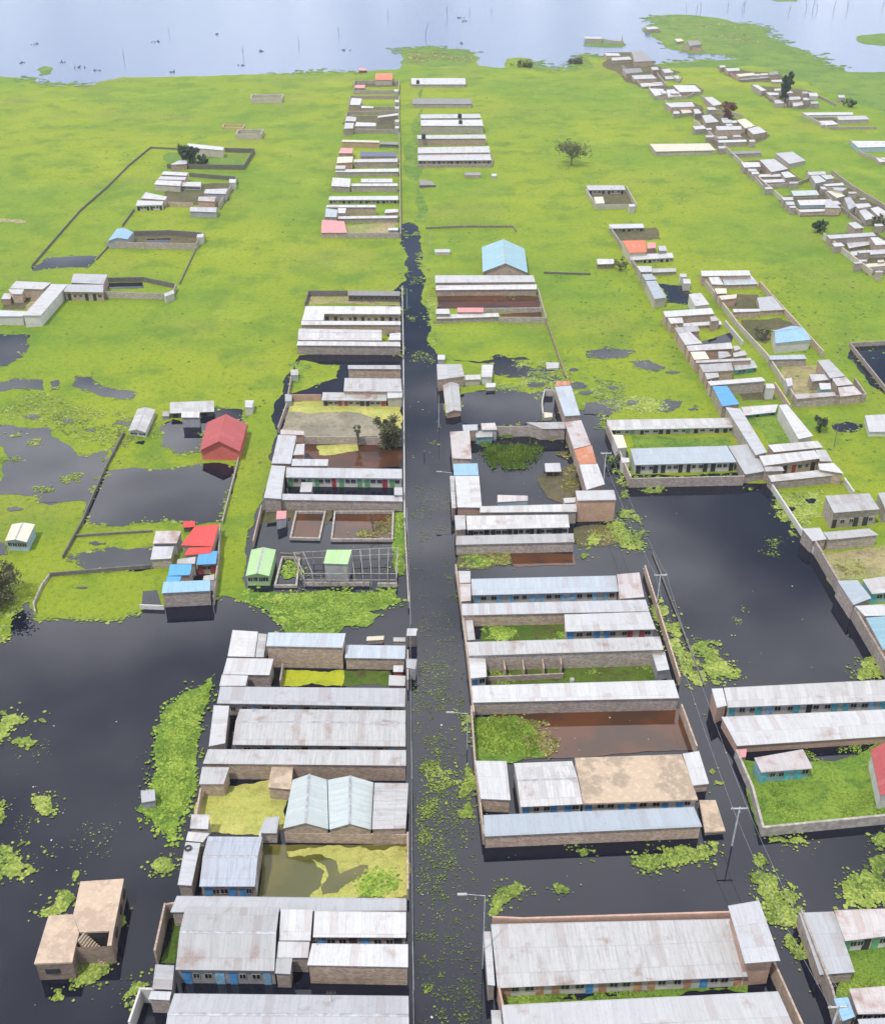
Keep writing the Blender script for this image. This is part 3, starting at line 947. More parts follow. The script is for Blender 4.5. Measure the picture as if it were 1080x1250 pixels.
# weeds, grass and coloured water in the yards
YARD = [
    ('345,818 419,818 417,838 343,838', 'algaegreen', 'bright yellow algae in the walled yard behind the long roofs', .05),
    ('418,818 475,819 474,838 416,838', 'yardgreen', 'murky green water right of the yellow algae', .02),
    ('247,957 330,952 350,968 346,1014 318,1020 240,1016', 'algae', 'yellow algae covering the yard left of the twin gabled shed', .05),
    ('320,1031 497,1031 497,1096 315,1094', 'olive', 'olive brown pond in the yard below the twin gabled shed', .02),
    ('210,1122 226,1122 214,1176 196,1176', 'yardgreen', 'dark wet strip of yard inside the left wall', .02),
    ('577,876 628,873 655,880 660,905 665,924 580,928', 'lush', 'bright green grass at the left end of the brown pond', .08),
    ('600,872 836,866 846,916 640,928 630,905', 'brown', 'brown stained pond beside the green grass', .05),
    ('590,813 800,806 803,831 596,838', 'yardgreen', 'green yard water between the two longest tiled rows', .03),
    ('590,762 688,762 690,780 585,784', 'yardgreen', 'dark green yard below the long grey roof', .03),
    ('612,1214 912,1200 912,1213 614,1226', 'lush', 'strip of green grass behind the orange doors', .06),
    ('902,928 1080,905 1100,1000 930,1017', 'lush', 'bright green lawn inside the low wall at the right', .08),
    ('1020,1152 1090,1140 1100,1210 1020,1222', 'lush', 'green courtyard grass at the bottom right corner', .08),
    ('345,500 488,496 488,536 374,534 340,528', 'mud', 'dry looking grey mud inside the walled plot', .06),
    ('352,490 470,496 489,497 489,525 440,505 352,503', 'algae', 'yellow green algae along the pink doored house', .085),
    ('386,545 436,543 438,550 390,556', 'algae', 'thin yellow algae strip behind the garden wall', .08),
    ('372,537 489,537 489,570 400,572 372,552', 'brown', 'brown water below the round bush', .04),
    ('362,627 397,627 391,660 354,660', 'brown', 'brown water inside the smaller foundation walls', .04),
    ('409,627 480,627 479,661 405,661', 'brown', 'brown water inside the larger foundation walls', .04),
    ('480,626 492,626 492,700 484,700', 'lush', 'green weed strip beside the canal wall', .06),
    ('319,622 405,622 400,640 316,640', 'yard', 'murky shallows at the foot of the long stone wall', .025),
    ('366,440 415,446 412,462 372,476 352,482 358,458', 'field', 'pale green weed in the flooded plot by the white kiosks', .05),
    ('533,362 656,362 658,378 533,377', 'brown', 'brown stained water between the two walls', .09),
    ('610,384 660,381 664,394 612,392', 'brown', 'brown water at the end of the tin roofed row', .09),
    ('374,357 427,356 487,368 488,374 372,374', 'dry', 'dry bare yard behind the ruined wall', .09),
    ('655,582 700,566 706,600 692,616 668,608', 'yard', 'murky ground around the stilted shed', .05),
    ('540,437 600,444 680,440 688,470 650,505 630,480 600,478 575,480 545,510 540,470', 'field', 'weed covered water right of the canal', .04),
    ('556,672 624,672 630,686 556,694', 'yard', 'weedy shallows below the long stone row', .03),
    ('620,676 700,676 702,690 628,692', 'brown', 'rust brown shallows below the stone row', .035),
    ('700,645 752,640 756,662 704,668', 'yard', 'murky brown shallows beside the pink building', .04),
    ('770,532 889,532 893,546 770,548', 'lush', 'grass in the long courtyard between two white roofs', .07),
    ('910,508 950,504 985,535 937,553', 'lush', 'square of green grass inside the ring of roofs', .07),
    ('770,580 900,577 903,588 768,590', 'pond', 'dark water below the row of dark doors', .07),
    ('905,473 934,471 948,488 906,490', 'yard', 'brown grassy yard beside the bright blue roof', .07),
    ('940,602 1004,600 1006,628 985,645 965,640', 'weedgreen0', 'weedy corner of the big pond', .03),
    ('1006,676 1090,664 1090,705 1022,709', 'dry', 'sandy yard behind the long slanting wall', .07),
    ('842,422 895,405 893,418 856,424', 'pond', 'dark wet courtyard among pale roofs', .08),
    ('880,360 925,360 925,376 896,380', 'yard', 'cluttered wet courtyard in the far lane', .08),
    ('904,391 950,388 985,405 940,402 934,420 908,410', 'yard', 'bare yard around the blue hipped house', .08),
    ('955,448 996,446 1012,480 970,482', 'dry', 'littered ochre yard of the far lane', .08),
    ('150,283 246,288 240,300 136,298', 'yard', 'cluttered wet yard beside the blue tin roof', .08),
    ('180,292 208,291 208,298 178,298', 'pond', 'blue pool inside the cluttered yard', .095),
    ('206,186 308,188 298,204 208,202', 'bank', 'overgrown plot beside the dark bushy tree', .08),
    ('204,228 290,222 270,250 200,250', 'yard', 'brown plot between the white far left houses', .08),
    ('2,365 38,352 52,354 30,378 2,378', 'yard', 'dark bare courtyard inside the white walled block', .08),
    ('32,375 50,350 56,352 36,381', 'dry', 'sandy floor of the white courtyard', .085),
    ('131,346 174,345 176,352 130,353', 'pond', 'dark narrow pool behind the walled plot', .095),
    ('430,102 486,102 486,106 430,106', 'yard', 'bare ground inside the far walled plot', .08),
    ('422,142 486,142 486,160 422,160', 'yard', 'brown ground inside the far walled plot with white sheds', .08),
    ('424,276 486,272 486,284 424,286', 'dry', 'pale ground right of the pink roof', .08),
    ('720,235 762,232 772,250 730,252', 'yard', 'brown yard of the lone walled house', .08),
    ('747,282 800,278 806,292 752,294', 'yard', 'brown yard behind the coral roof', .08),
    ('984,142 1000,150 1020,152 1020,142', 'yard', 'bare yard of the white arcade', .08),
    ('310,641 356,636 400,664 484,664 484,681 312,690', 'pond', 'dark water around the frame of the unfinished house', .03),
    ('737,64 772,64 800,80 830,88 812,98 812,106 783,108 760,92', 'yard', 'bare trampled ground by the lake inlet', .08),
    ('791,107 848,103 858,112 836,120 800,121', 'yard', 'bare trampled ground of the upper lane cluster', .08),
    ('811,125 845,124 856,139 830,143', 'yard', 'bare trampled ground below the upper lane cluster', .08),
    ('846,141 880,139 936,160 935,170 912,177 872,182', 'yard', 'bare trampled ground around the pink brick block', .08),
    ('904,198 946,194 970,214 985,223 935,231', 'yard', 'bare trampled ground of the big village cluster', .08),
    ('953,240 1008,233 1027,255 1024,264 976,265', 'yard', 'bare trampled ground of the walled blue courtyard', .08),
    ('984,209 1014,213 1034,229 1065,248 1087,258 1087,277 1050,276 1010,246 990,226', 'yard', 'bare trampled ground of the slanting village row', .08),
    ('1008,287 1071,284 1090,300 1090,334 1056,336', 'yard', 'bare trampled ground of the near right edge plot', .08),
    ('878,80 920,88 950,88 965,97 938,101 905,101', 'yard', 'bare trampled ground of the farthest village line', .08),
    ('918,104 990,112 1000,120 982,134 950,131', 'yard', 'bare trampled ground around the tall dark tree', .08),
]
for k, (s, mt, lb, z) in enumerate(YARD):
    z += .0002 * k
    if mt == 'weedgreen0': continue
    wet = mt in ('pond', 'brown', 'olive', 'greenwater')
    sheet('yard_water' if wet else 'yard_ground', s, mt, z, lb, 'water' if wet else 'ground', rough=.04 if wet else .10)

sheet('grass_bank', '264,822 252,862 238,935 226,990 214,1027 196,1012 186,1000 166,990 176,980 186,960 190,925 194,890 204,862 224,846 248,838', 'lush', .10,
      'bright green grass bank left of the near block', 'grass', kind='stuff', rough=.14)
sheet('grass_bank', '299,722 340,724 400,721 484,719 490,735 470,742 440,745 462,752 448,766 420,765 404,778 380,790 350,786 344,764 330,748 306,738', 'lush', .09,
      'bright green tongue of weed above the near left block', 'grass', kind='stuff', rough=.14)
sheet('algae_swirl', '350,1040 380,1035 440,1033 497,1033 497,1093 440,1095 378,1095 392,1082 396,1064 384,1051 352,1046', 'algae', .045,
      'broad yellow film of algae on the olive pond', 'algae', kind='stuff', rough=.14)
sheet('murky_swirl', '358,1048 392,1043 410,1051 415,1067 440,1056 450,1057 449,1066 426,1078 412,1090 394,1093 393,1081 401,1070 397,1057 384,1050', 'olive', .06,
      'dark hook shaped swirl of clear water in the yellow algae', 'water', rough=.12)
sheet('ground_track', '-10,266 20,268 34,272 20,273 -10,270', 'dry', .07, 'bare patch of trampled ground at the left edge', 'ground', rough=.2)

# floating weed made of thousands of small leaf clumps
wd = Weed()
wd.area('503,590 548,590 575,840 590,1260 508,1260', 700, .09, .26, .04, .0, .16, 11, bias=.3)
wd.area('503,700 562,700 590,1260 508,1260', 1000, .09, .26, .04, .05, .2, 12, bias=.3)
wd.area('506,830 566,830 590,1260 508,1260', 420, .14, .36, .04, .2, .12, 112, bias=.4)
wd.area('560,860 578,860 584,1000 560,1000', 350, .2, .55, .05, -.1, .1, 13)
wd.area('552,1010 600,1010 640,1090 600,1120 560,1100', 260, .2, .5, .05, .05, .1, 14)
wd.area('735,500 762,520 775,600 760,610 740,560 715,520', 260, .3, .7, .05, .0, .1, 15)
wd.area('760,640 790,690 880,860 900,980 980,1130 960,1150 880,1000 850,870 790,740', 900, .15, .5, .05, .05, .12, 16)
wd.area('752,625 775,622 792,660 778,690 757,682 745,655 708,690 712,662', 900, .3, .7, .06, -.25, .12, 17)
wd.area('794,732 812,730 836,775 832,800 815,790 800,765', 520, .3, .7, .06, -.3, .12, 18)
wd.area('838,780 880,782 890,778 884,800 908,810 902,828 866,838 852,812', 900, .3, .7, .06, -.3, .12, 19)
wd.area('768,1046 800,1038 872,1028 876,1042 840,1055 790,1062 772,1056', 650, .25, .6, .06, -.55, .12, 20)
wd.area('656,1036 714,1034 716,1046 700,1062 660,1052', 220, .25, .55, .06, -.1, .14, 21)
wd.area('675,1080 692,1078 694,1090 678,1092', 50, .2, .5, .06, -.3, .14, 22)
wd.area('898,1062 930,1060 985,1090 980,1140 1004,1200 1010,1255 985,1255 950,1150 905,1090', 800, .2, .5, .06, .02, .12, 23)
wd.area('1080,1010 1090,1108 1036,1106 1028,1082 1050,1058 1062,1030', 1000, .3, .75, .06, -.60, .12, 24)
wd.area('930,1020 1000,1014 1000,1024 935,1034', 200, .25, .55, .06, -.2, .12, 25)
wd.area('1046,806 1064,798 1100,830 1046,830', 260, .3, .7, .06, -.3, .12, 26)
wd.area('940,602 1004,598 1006,628 985,646 968,658 945,625', 900, .35, .75, .06, -.25, .1, 27)
wd.area('770,590 812,590 808,602 776,603', 150, .3, .6, .06, -.2, .1, 28)
wd.area('915,590 940,592 936,600 912,598', 60, .3, .6, .06, -.2, .1, 29)
wd.area('930,650 955,640 958,665 920,730 900,770 893,790 890,770 925,700', 90, .15, .4, .04, .0, .2, 30)
# left water
wd.area('-10,872 22,864 34,878 62,878 60,892 50,908 20,916 -10,912', 420, .3, .7, .06, -.50, .12, 31)
wd.area('36,974 62,972 76,992 62,999 48,994', 130, .25, .55, .06, -.60, .14, 32)
wd.area('-10,1030 16,1034 46,1060 36,1074 -10,1072', 360, .25, .65, .06, -.50, .12, 33)
wd.area('-5,975 6,972 6,1015 -5,1022', 60, .2, .5, .06, -.40, .14, 34)
wd.area('36,1120 66,1104 92,1058 102,1060 92,1096 74,1118 42,1128', 330, .25, .6, .06, -.50, .14, 35)
wd.area('84,1178 98,1170 138,1170 132,1188 112,1204 92,1204', 420, .25, .6, .06, -.60, .12, 36)
wd.area('64,1208 76,1206 78,1222 66,1222', 50, .2, .5, .06, -.4, .14, 37)
wd.area('183,1056 196,1046 212,1048 216,1062 200,1070 186,1066', 210, .3, .6, .06, -.9, .14, 38)
wd.area('152,1216 172,1198 188,1186 184,1206 162,1232 152,1230', 220, .25, .55, .06, -.3, .14, 39)
wd.area('142,1120 152,1116 156,1128 144,1134', 40, .25, .5, .06, -.4, .14, 40)
wd.area('-40,690 18,700 30,740 20,780 -5,800 -60,800', 500, .35, .8, .08, -.4, .12, 41)
wd.area('0,540 26,525 25,562 0,566', 60, .35, .7, .11, -.05, .1, 42)
wd.area('72,582 104,576 100,590 74,592', 70, .3, .6, .11, -.2, .1, 43)
wd.area('0,905 140,880 150,1050 0,1060', 60, .1, .3, .04, .15, .12, 44)
wd.area('30,540 56,532 54,545 32,548', 40, .3, .6, .11, -.2, .1, 45)
wd.area('40,595 68,592 66,601 42,602', 40, .3, .6, .11, -.2, .1, 46)
# edges of the meadow, ragged with plants
wd.area('700,470 745,505 800,505 880,500 760,470 715,455', 900, .4, .9, .06, .05, .08, 47)
wd.area('560,445 690,440 688,470 640,500 600,480', 800, .35, .8, .06, .0, .08, 48)
wd.area('488,330 494,330 494,440 488,440', 60, .4, .8, .06, -.1, .08, 49)
wd.area('516,335 532,340 534,405 524,408', 130, .4, .9, .06, -.1, .08, 50)
wd.area('500,268 516,285 520,320 512,330 500,300', 60, .4, .9, .05, .1, .08, 51)
wd.area('492,320 522,330 536,430 548,560 500,560', 170, .2, .5, .04, .2, .1, 52)
wd.area('620,430 700,440 702,490 640,495', 300, .4, .9, .08, .0, .08, 53)
for i, (s, lb) in enumerate(PONDS):
    near = min(y for x, y in pts(s))
    if near > 300: wd.fringe(s, 2.2 if near > 480 else 1.2, .55, .2, .6, .11, 200 + i)
wd.fringe('40,745 48,757 90,756 120,757 150,756 176,744', 7, .45, .15, .45, .06, 301, False)
wd.fringe('-30,790 2,785 14,770 22,740 36,735 40,745', 5, .8, .2, .5, .06, 302, False)
wd.fringe('300,735 263,728 256,700', 4, .4, .15, .4, .06, 303, False)
wd.fringe('491,274 490,300 491,360', 1.5, .8, .3, .8, .06, 304, False)
wd.fringe('536,436 527,400 520,340 513,296', 3, .9, .3, .8, .06, 305, False)
wd.fringe('742,505 705,500 690,470', 4, 1.2, .3, .8, .07, 306, False)
wd.fringe('738,520 742,505', 4, 1.2, .3, .8, .07, 307, False)
wd.area('0,478 60,480 130,500 160,545 100,545 60,518 0,516', 700, .3, .7, .08, .0, .06, 401)
wd.area('140,500 200,515 200,560 135,572', 500, .25, .6, .08, .02, .08, 402)
wd.build('floating_weed', 'weed', 'pale green floating weed drifting on the flood water', 'floating weed')

wg = Weed()
wg.area('262,826 250,866 236,940 224,990 212,1024 196,1010 188,998 168,989 178,978 188,958 192,925 196,890 206,864 228,848', 3800, .25, .6, .12, -.9, .12, 61, .7, .25)
wg.area('302,724 340,726 400,723 482,721 486,735 440,744 458,752 446,764 420,764 400,776 380,788 352,784 346,764 332,748', 2000, .25, .55, .11, -.5, .12, 62, .6, .2)
wg.area('578,877 628,875 650,882 655,905 660,922 582,926', 1300, .2, .5, .09, -.4, .12, 63, .7, .5)
wg.area('580,540 600,530 645,529 668,545 648,572 600,574', 1500, .15, .4, .07, -.4, .12, 64, .7, .8, .35)
wg.area('440,1070 496,1040 496,1094 440,1094', 400, .25, .6, .07, .05, .12, 65)
wg.area('480,626 492,626 492,702 483,702', 260, .25, .5, .07, -.4, .12, 66)
wg.area('345,682 372,690 370,714 340,714', 160, .25, .5, .07, -.2, .12, 67)
wg.area('590,762 640,770 690,772 690,782 588,784', 260, .25, .55, .06, .0, .12, 68)
wg.area('352,440 412,446 410,462 372,476 352,482', 220, .35, .7, .06, -.05, .1, 70)
wg.area('770,580 904,578 904,588 770,590', 60, .3, .6, .08, .1, .1, 71)
wg.area('560,672 625,672 628,690 556,694', 160, .3, .6, .05, -.1, .1, 72)
wg.area('902,928 1080,905 1100,1000 930,1017', 900, .12, .35, .09, .05, .12, 73, .5, .25)
wg.area('590,813 800,806 803,831 596,838', 160, .2, .4, .04, .1, .12, 74)
wg.area('1020,1152 1090,1140 1100,1210 1020,1222', 500, .12, .3, .09, .05, .12, 75, .5, .25)
wg.area('612,1214 912,1200 912,1213 614,1226', 300, .12, .3, .07, .05, .15, 76, .5, .25)
wg.fringe('264,822 252,862 238,935 226,990 214,1027 196,1012 186,1000 166,990 176,980 186,960 190,925 194,890 204,862 224,846 248,838', 9, .5, .15, .4, .08, 320)
wg.fringe('299,722 340,724 400,721 484,719 490,735 470,742 440,745 462,752 448,766 420,765 404,778 380,790 350,786 344,764 330,748 306,738', 6, .5, .15, .4, .08, 321)
wg.build('grass_tufts', 'weedgreen', 'lush bright green tufts along banks and in the yards', 'grass tufts')

wt = Weed()
for i, s in enumerate(('-10,120 350,110 390,200 380,300 340,440 320,560 300,700 270,720 290,560 250,470 100,440 -10,400', '510,110 690,100 800,110 900,250 1080,420 1080,560 1040,590 960,480 850,330 700,330 660,420 530,330 510,250',
                       '790,300 830,380 870,480 740,480 690,430 700,330', '900,330 1080,300 1080,640 1030,600 980,500')):
    wt.area(s, (450, 500, 150, 150)[i], .35, 1.1, .06, -.1, .03, 500 + i, .5)
for i, (s, n) in enumerate((('0,93 38,97 62,104 85,104 112,104 130,98 150,94 200,94 250,93 300,91 360,90 395,88 432,88 484,85', .5), ('484,85 490,70 492,60 520,58 548,61 577,65 583,80 598,82 616,83 618,72 634,70 650,73 656,84 680,85 702,82 712,68 735,70', .9),
                       ('783,34 800,28 796,22 815,18 832,18 868,21 905,29 925,32 934,42 962,56 990,70 1008,80 1034,88 1080,90', .9), ('798,79 815,77 838,75 870,74 906,71 880,66 840,64 822,60 800,47', .6))):
    rs = random.Random(i)
    P = [U(x, y) for x, y in pts(s)]
    for a, b_ in zip(P, P[1:]):
        for k in range(int((b_ - a).length * n)):
            q = a.lerp(b_, rs.random())
            if noise.noise(Vector((q.x * .03, q.y * .03, i))) < 0: continue
            for j in range(4):
                wt.clump(q.x + rs.gauss(0, 4), q.y + rs.gauss(0, 5), .1, rs.uniform(.6, 2.6), rs, rs.uniform(.3, .9), .15)
wt.build('tussocks', 'tuft', 'dark green tussocks scattered over the meadow', 'tussocks')

wl = Weed()
for k, (s, n) in enumerate((('500,430 540,430 575,840 590,1250 508,1250', 55), ('0,880 150,870 150,1060 0,1080', 22), ('760,640 790,690 880,860 980,1130 900,1000 850,870', 22), ('570,475 650,480 655,512 565,515', 12),
                            ('560,1040 880,1030 900,1090 600,1110', 10), ('575,600 690,580 690,620 590,622', 14), ('345,640 480,664 480,680 315,690', 14), ('770,600 930,600 1060,830 900,830', 14), ('640,880 836,872 842,915 660,922', 8))):
    wl.area(s, max(2, n // 5), .12, .36, .05, -.6, .12, 900 + k, .1, edge=.2)
wl.build('floating_litter', 'litter', 'pale scraps of litter and dead leaves floating on the flood water', 'litter')

wr = Weed()
wr.area('660,530 700,532 706,600 690,618 668,600 672,560', 260, .25, .6, .07, .0, .15, 81, .6, .8)
wr.area('555,674 625,674 628,690 556,694', 130, .25, .5, .05, .0, .15, 82, .5, .5)
wr.area('632,880 665,880 690,905 668,924 640,915', 280, .25, .5, .09, -.1, .2, 83, .5, .5)
wr.area('698,645 748,642 752,660 702,668', 240, .3, .6, .05, -.1, .15, 84, .6, .5)
wr.area('440,645 482,630 482,656 430,658', 220, .25, .5, .06, -.1, .2, 85, .6, .5)
wr.area('490,62 577,66 580,78 500,80', 160, .8, 2.0, .1, -.2, .04, 86, .7)
wr.area('800,20 930,34 960,58 900,60 820,45', 160, .8, 2.2, .1, .0, .04, 87, .6)
wr.area('1018,690 1050,680 1060,700 1028,708', 120, .25, .5, .09, -.1, .2, 88, .5, .4)
wr.build('reeds', 'reed', 'dry yellowish reeds in courtyards and on the lake shore', 'reeds')

# ================================================================ HOUSES
H = house
# ---------------------------------------------------------------- near left block
G = 'houses of the near left block'
H('square white tin roof at the far left corner of the near left block', '284,769 315,771 311,802 278,801', yb=815, group=G, name='tin_house')
H('narrow white lean-to roof beside the square corner roof', '315.5,773 326,774 322,802 312,802', h=2.7, group=G, name='lean_to', cat='lean-to')
H('patched white tin roof with a stepped edge above the long grey row', '277.5,803 334,804 329,824 272,823', h=2.6, group=G, name='tin_house')
H('small white tin roof tucked under the patched stepped roof', '271,823.5 303,824.5 300,837 268,837', h=2.3, group=G, name='tin_house')
r = H('tall brown stone house with two pale blue roof sheets beside the weed tongue', '327.5,772 422,773 418,790.5 325,788.5', 'blueish', 'tan', yb=816, group=G, name='stone_house')
H('lower pale blue roofed house adjoining the tall brown stone house', '422.5,787 495,788 494,804 421,803', 'blueish', 'tan', yb=818, group=G, name='stone_house')
H('little white roofed booth at the canal end of the algae yard', '475,824 495,825 494,837 474,836.5', yb=840, group=G, name='booth', cat='booth')
H('small red walled hut behind the white booth', '480,812 492,812 492,820 480,820', 'white', 'redwall', yb=826, group=G, name='hut', cat='hut')
H('long grey tin roof directly below the algae yard', '269,838 495,840 494,862.5 265,858.5', 'grey', h=2.6, rooms=9, doors=('dark', 'sky'), group=G)
H('broad ridged tin roof filling the middle of the near left block', '293,865.5 495,867 495,911 284,909', 'white', h=2.6, gable='x', rise=.9, rooms=9, doors=('sky', 'dark'), group=G)
H('short tin roof running down the left edge of the alley', '261,861 280,861.5 275,907 255,911', 'white', h=2.5, group=G)
H('long white tin roof on a plain brown back wall above the algae', '254,914.5 495.5,915.5 495.5,934.5 248,932', 'white', 'tan', h=2.9, group=G)
H('small white roofed store at the left corner of the yellow algae yard', '247,936 280,936.5 273,957 243,957', 'white', 'tan', yb=974, group=G, name='store', cat='store')
H('small store with a flat bare concrete roof against the long brown wall', '332,934.5 358,935 355,963.6 327,961', 'slab', 'tan', yb=977, gable='flat', group=G, name='store', cat='store')
# twin gabled shed with lean-to
r = H('large pale teal shed with twin gables and a white lean-to beside the canal', '357,952 399,951.5 401,1012 346,1011', 'mint', 'tan', h=2.6, gable='y', rise=.95, group=None, name='workshop', cat='workshop')
H('', '400,952 456,955 453,1012.5 402,1012.5', 'mint', 'tan', h=2.6, gable='y', rise=.95, root=r)
H('', '457,955.5 498.5,956 495,1011 454,1012', 'white', 'tan', h=2.7, root=r, drop=.5)
H('grey lean-to roof at the left foot of the twin gabled shed', '324,998 341,996 338,1017 316,1017', 'grey', h=1.9, group=G, name='lean_to', cat='lean-to')
H('little white roof at the left edge below the yellow algae', '234,994 256,994.5 254,1012 232,1011', h=2.5, group=G, name='hut', cat='hut')
H('flat white roof joining the edge strip to the grey corrugated house', '230,1015 256,1017 248,1028 227,1026', h=2.5, group=G, name='hut', cat='hut')
H('narrow grey strip roof with a tyre on it at the left edge', '226.7,1028 245,1029 234,1081 217,1080', 'grey', h=2.5, group=G)
H('blue grey corrugated gable with dark streaks beside the olive pond', '254,1021 320,1021.6 311,1082 243.5,1082', 'streaked', h=2.7, gable='x', rise=.8, rooms=3, doors=('blue',), group=G)
H('long thin grey roof lying across the block below the olive pond', '216,1093.5 496,1096.5 496,1111.5 208,1113.5', 'grey', h=2.6, group=G)
H('big bright white ridged roof over a blue doored block near the bottom', '226.7,1106.6 341,1108 335,1185 214.5,1183.6', 'white', 'tin', yb=1206.5, gable='x', rise=.9, rooms=4, doors=('blue', 'sky'), group=G)
H('upper white roof linking the big ridged roof to the canal side roofs', '343,1109.6 382,1110 379,1148 340.5,1148', h=2.8, group=G, axis='t')
H('stepped white roof piece hanging over the dark gap near the bottom', '340,1149 378,1149.5 376,1169 337.5,1169', h=2.7, group=G)
H('narrow white porch roof at the right end of the blue doored block', '337.5,1169.5 357,1169.5 354.5,1189 335.5,1188', h=2.6, group=G, name='porch', cat='porch')
H('white canal side roof above a row of blue doors in shade', '384,1112 495.5,1113 495.5,1144.5 382,1144', h=2.6, rooms=4, doors=('blue', 'dark'), group=G)
H('white canal side roof on a bare brown wall with an aerial', '381,1151.5 498,1152.5 498,1180.5 375,1178', 'white', 'tan', yb=1203, group=G)
H('white strip roof at the left edge beside the blue doored block', '190,1177 213,1178.6 210,1208 186,1207', h=2.6, group=G, axis='s')
H('last grey lean-to on the left edge above the roofless corner', '185,1209.5 209.5,1210.5 207,1221 181,1219.5', 'grey', h=2.4, group=G, name='lean_to', cat='lean-to')
H('wide ridged tin roof cut by the bottom edge left of the canal', '213,1212.6 498.6,1215.6 499.5,1276 199,1276', 'grey', h=2.7, gable='x', rise=.8, group=G)
wall('stone wall enclosing a dark strip of yard at the left edge', '226,1117 205,1121 193,1177', 2.4, 'tan')
wall('white coped wall around the roofless corner at the bottom left', '209,1224 175,1223 162,1262', 2.2, 'whitewall')
wall('tall pale wall between the corrugated gable and the olive pond', '320,1032 313,1093', 2.3, 'whitewall')
wall('brown boundary wall along the canal beside the olive pond', '498,1030 498,1098', 1.9, 'tan')
wall('low brown wall at the head of the olive pond', '350,1027.5 497,1030', 1.6, 'tan')
wall('brown garden wall left of the yellow algae yard', '247,975 240,1016', 1.8, 'tan')
wall('thin brown wall along the canal beside the algae booth', '498,806 498,842', 1.9, 'stone')
wall('low stone wall dividing the small yard from the yellow algae', '346,819 343,838', 1.3, 'stone')
H('small grey outhouse standing in the grass bank', '172,965 189,963.5 190,977 173,980', 'grey', 'tin', yb=991, drop=.2, name='outhouse', cat='outhouse', over=.15)
H('small white privy on the canal wall at the top of the near left block', '497,767 509,767 508,776 496,776', 'white', 'darkwall', yb=790, name='outhouse', cat='outhouse', over=.1)
H('tin privy leaning out over the canal beside the algae booth', '496,804 509,805 507,817 496,815', 'grey', 'tin', yb=829, name='outhouse', cat='outhouse', over=.1)
H('white roofed sheds strip behind the pale blue roofed house', '448,777 469,776 468,781 447,782', 'cream', 'stone', yb=787, name='shed', cat='shed', over=.1)
H('small pale shed at the canal corner behind the pale blue roof', '480,778 495,778 495,783 480,783', 'white', 'stone', yb=789, name='shed', cat='shed', over=.1)

# ---------------------------------------------------------------- concrete house bottom left
def concrete_house():
    h = 2.9
    r = empty('concrete_house', U(95, 1140))
    off = tuple(r.location)
    tag(r, 'unfinished flat roofed concrete house with an open stairwell standing in dark water', 'house')
    W = lambda x, y, z=h: U(x, y, z)

    def slab(name, c, z=h, t=.25):
        P = [W(x, y, z) for x, y in c]
        b = MB(); n = len(P)
        b.face(list(reversed(P)))
        d = Vector((0, 0, -t))
        b.face([p + d for p in P])
        for i in range(n):
            p, q = P[i], P[(i + 1) % n]
            b.face([q, p, p + d, q + d][::-1])
        o = b.build(name, M['slabclean'], r, off)
        return o
    slab('roof_slab', [(98.6, 1076), (151.4, 1072.5), (139, 1136), (97.5, 1137.8), (89.5, 1117)][::1])
    slab('roof_slab', [(59.7, 1117.5), (89, 1116), (97, 1138), (92.5, 1155), (88.3, 1174.5), (42, 1176)], h - .004)
    slab('stair_landing', [(134, 1136.3), (139, 1136), (136.5, 1154), (131, 1154.5)], h - .008)

    def wl(ps, z0=-.3, z1=h - .26, closed=True, mat='tan', inset=.12):
        b = MB(); u = 0
        P = [W(x, y) for x, y in ps]
        c = sum(P, Vector()) / len(P)
        P = [p + (c - p).normalized() * inset for p in P]
        for i in range(len(P) if closed else len(P) - 1):
            a, d = P[i], P[(i + 1) % len(P)]
            b.wallface(d, a, z0, z1, z1, u)
            b.wallface(a, d, z0, z1, z1, u)
            u += 2.1
        b.build('wall', M[mat], r, off)
    wl([(98.6, 1076), (151.4, 1072.5), (139, 1136), (97.5, 1137.8), (89.5, 1117)], mat='tan')
    wl([(59.7, 1117.5), (89, 1116), (97, 1138), (92.5, 1155), (88.3, 1174.5), (42, 1176)], mat='tan')
    wl([(139, 1136), (136.5, 1154.5), (92, 1156)], z1=h - .03, closed=False, mat='tan', inset=0)
    a, e = W(98, 1138.4), W(133, 1136.9)
    b = MB(); b.wallface(a, e, -.2, h - .3, h - .3); b.build('stairwell_shade', M['d_dark'], r, off)  # dark sheet on the back wall, painting in the stairwell's shade
    # stairs climbing inside the open stairwell
    b = MB()
    a, e = W(98, 1142, h), W(126, 1152, h)
    k = (e - a); ln = k.length; k /= ln; n = Vector((-k.y, k.x, 0)) * .6
    for i in range(13):
        p = a + k * ln * i / 13
        q = a + k * ln * (i + 1) / 13
        z = h - .15 - (h - .2) * i / 13
        c = [p - n, q - n, q + n, p + n]
        for j in range(4): b.wallface(c[j], c[(j + 1) % 4], z - .5, z, z)
        b.face([Vector((v.x, v.y, z)) for v in c])
    b.build('stairs', M['slab'], r, off)
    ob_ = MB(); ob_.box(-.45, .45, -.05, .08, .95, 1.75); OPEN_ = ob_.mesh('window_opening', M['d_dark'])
    # window openings: solid boxes, the shade inside put into their dark colour
    A, B = W(42, 1176), W(88.3, 1174.5)
    ang = math.atan2(B.y - A.y, B.x - A.x)
    x = A.lerp(B, .42)
    wo = mobj('window_opening', OPEN_, r, (x.x - off[0], x.y - off[1], .4), ang); wo.scale = (1.6, 1, .8)
    A, B = W(139, 1136), W(151.4, 1072.5)
    ang = math.atan2(B.y - A.y, B.x - A.x)
    for t in (.12, .55, .85):
        x = A.lerp(B, t)
        mobj('window_opening', OPEN_, r, (x.x - off[0], x.y - off[1], .2), ang)


concrete_house()

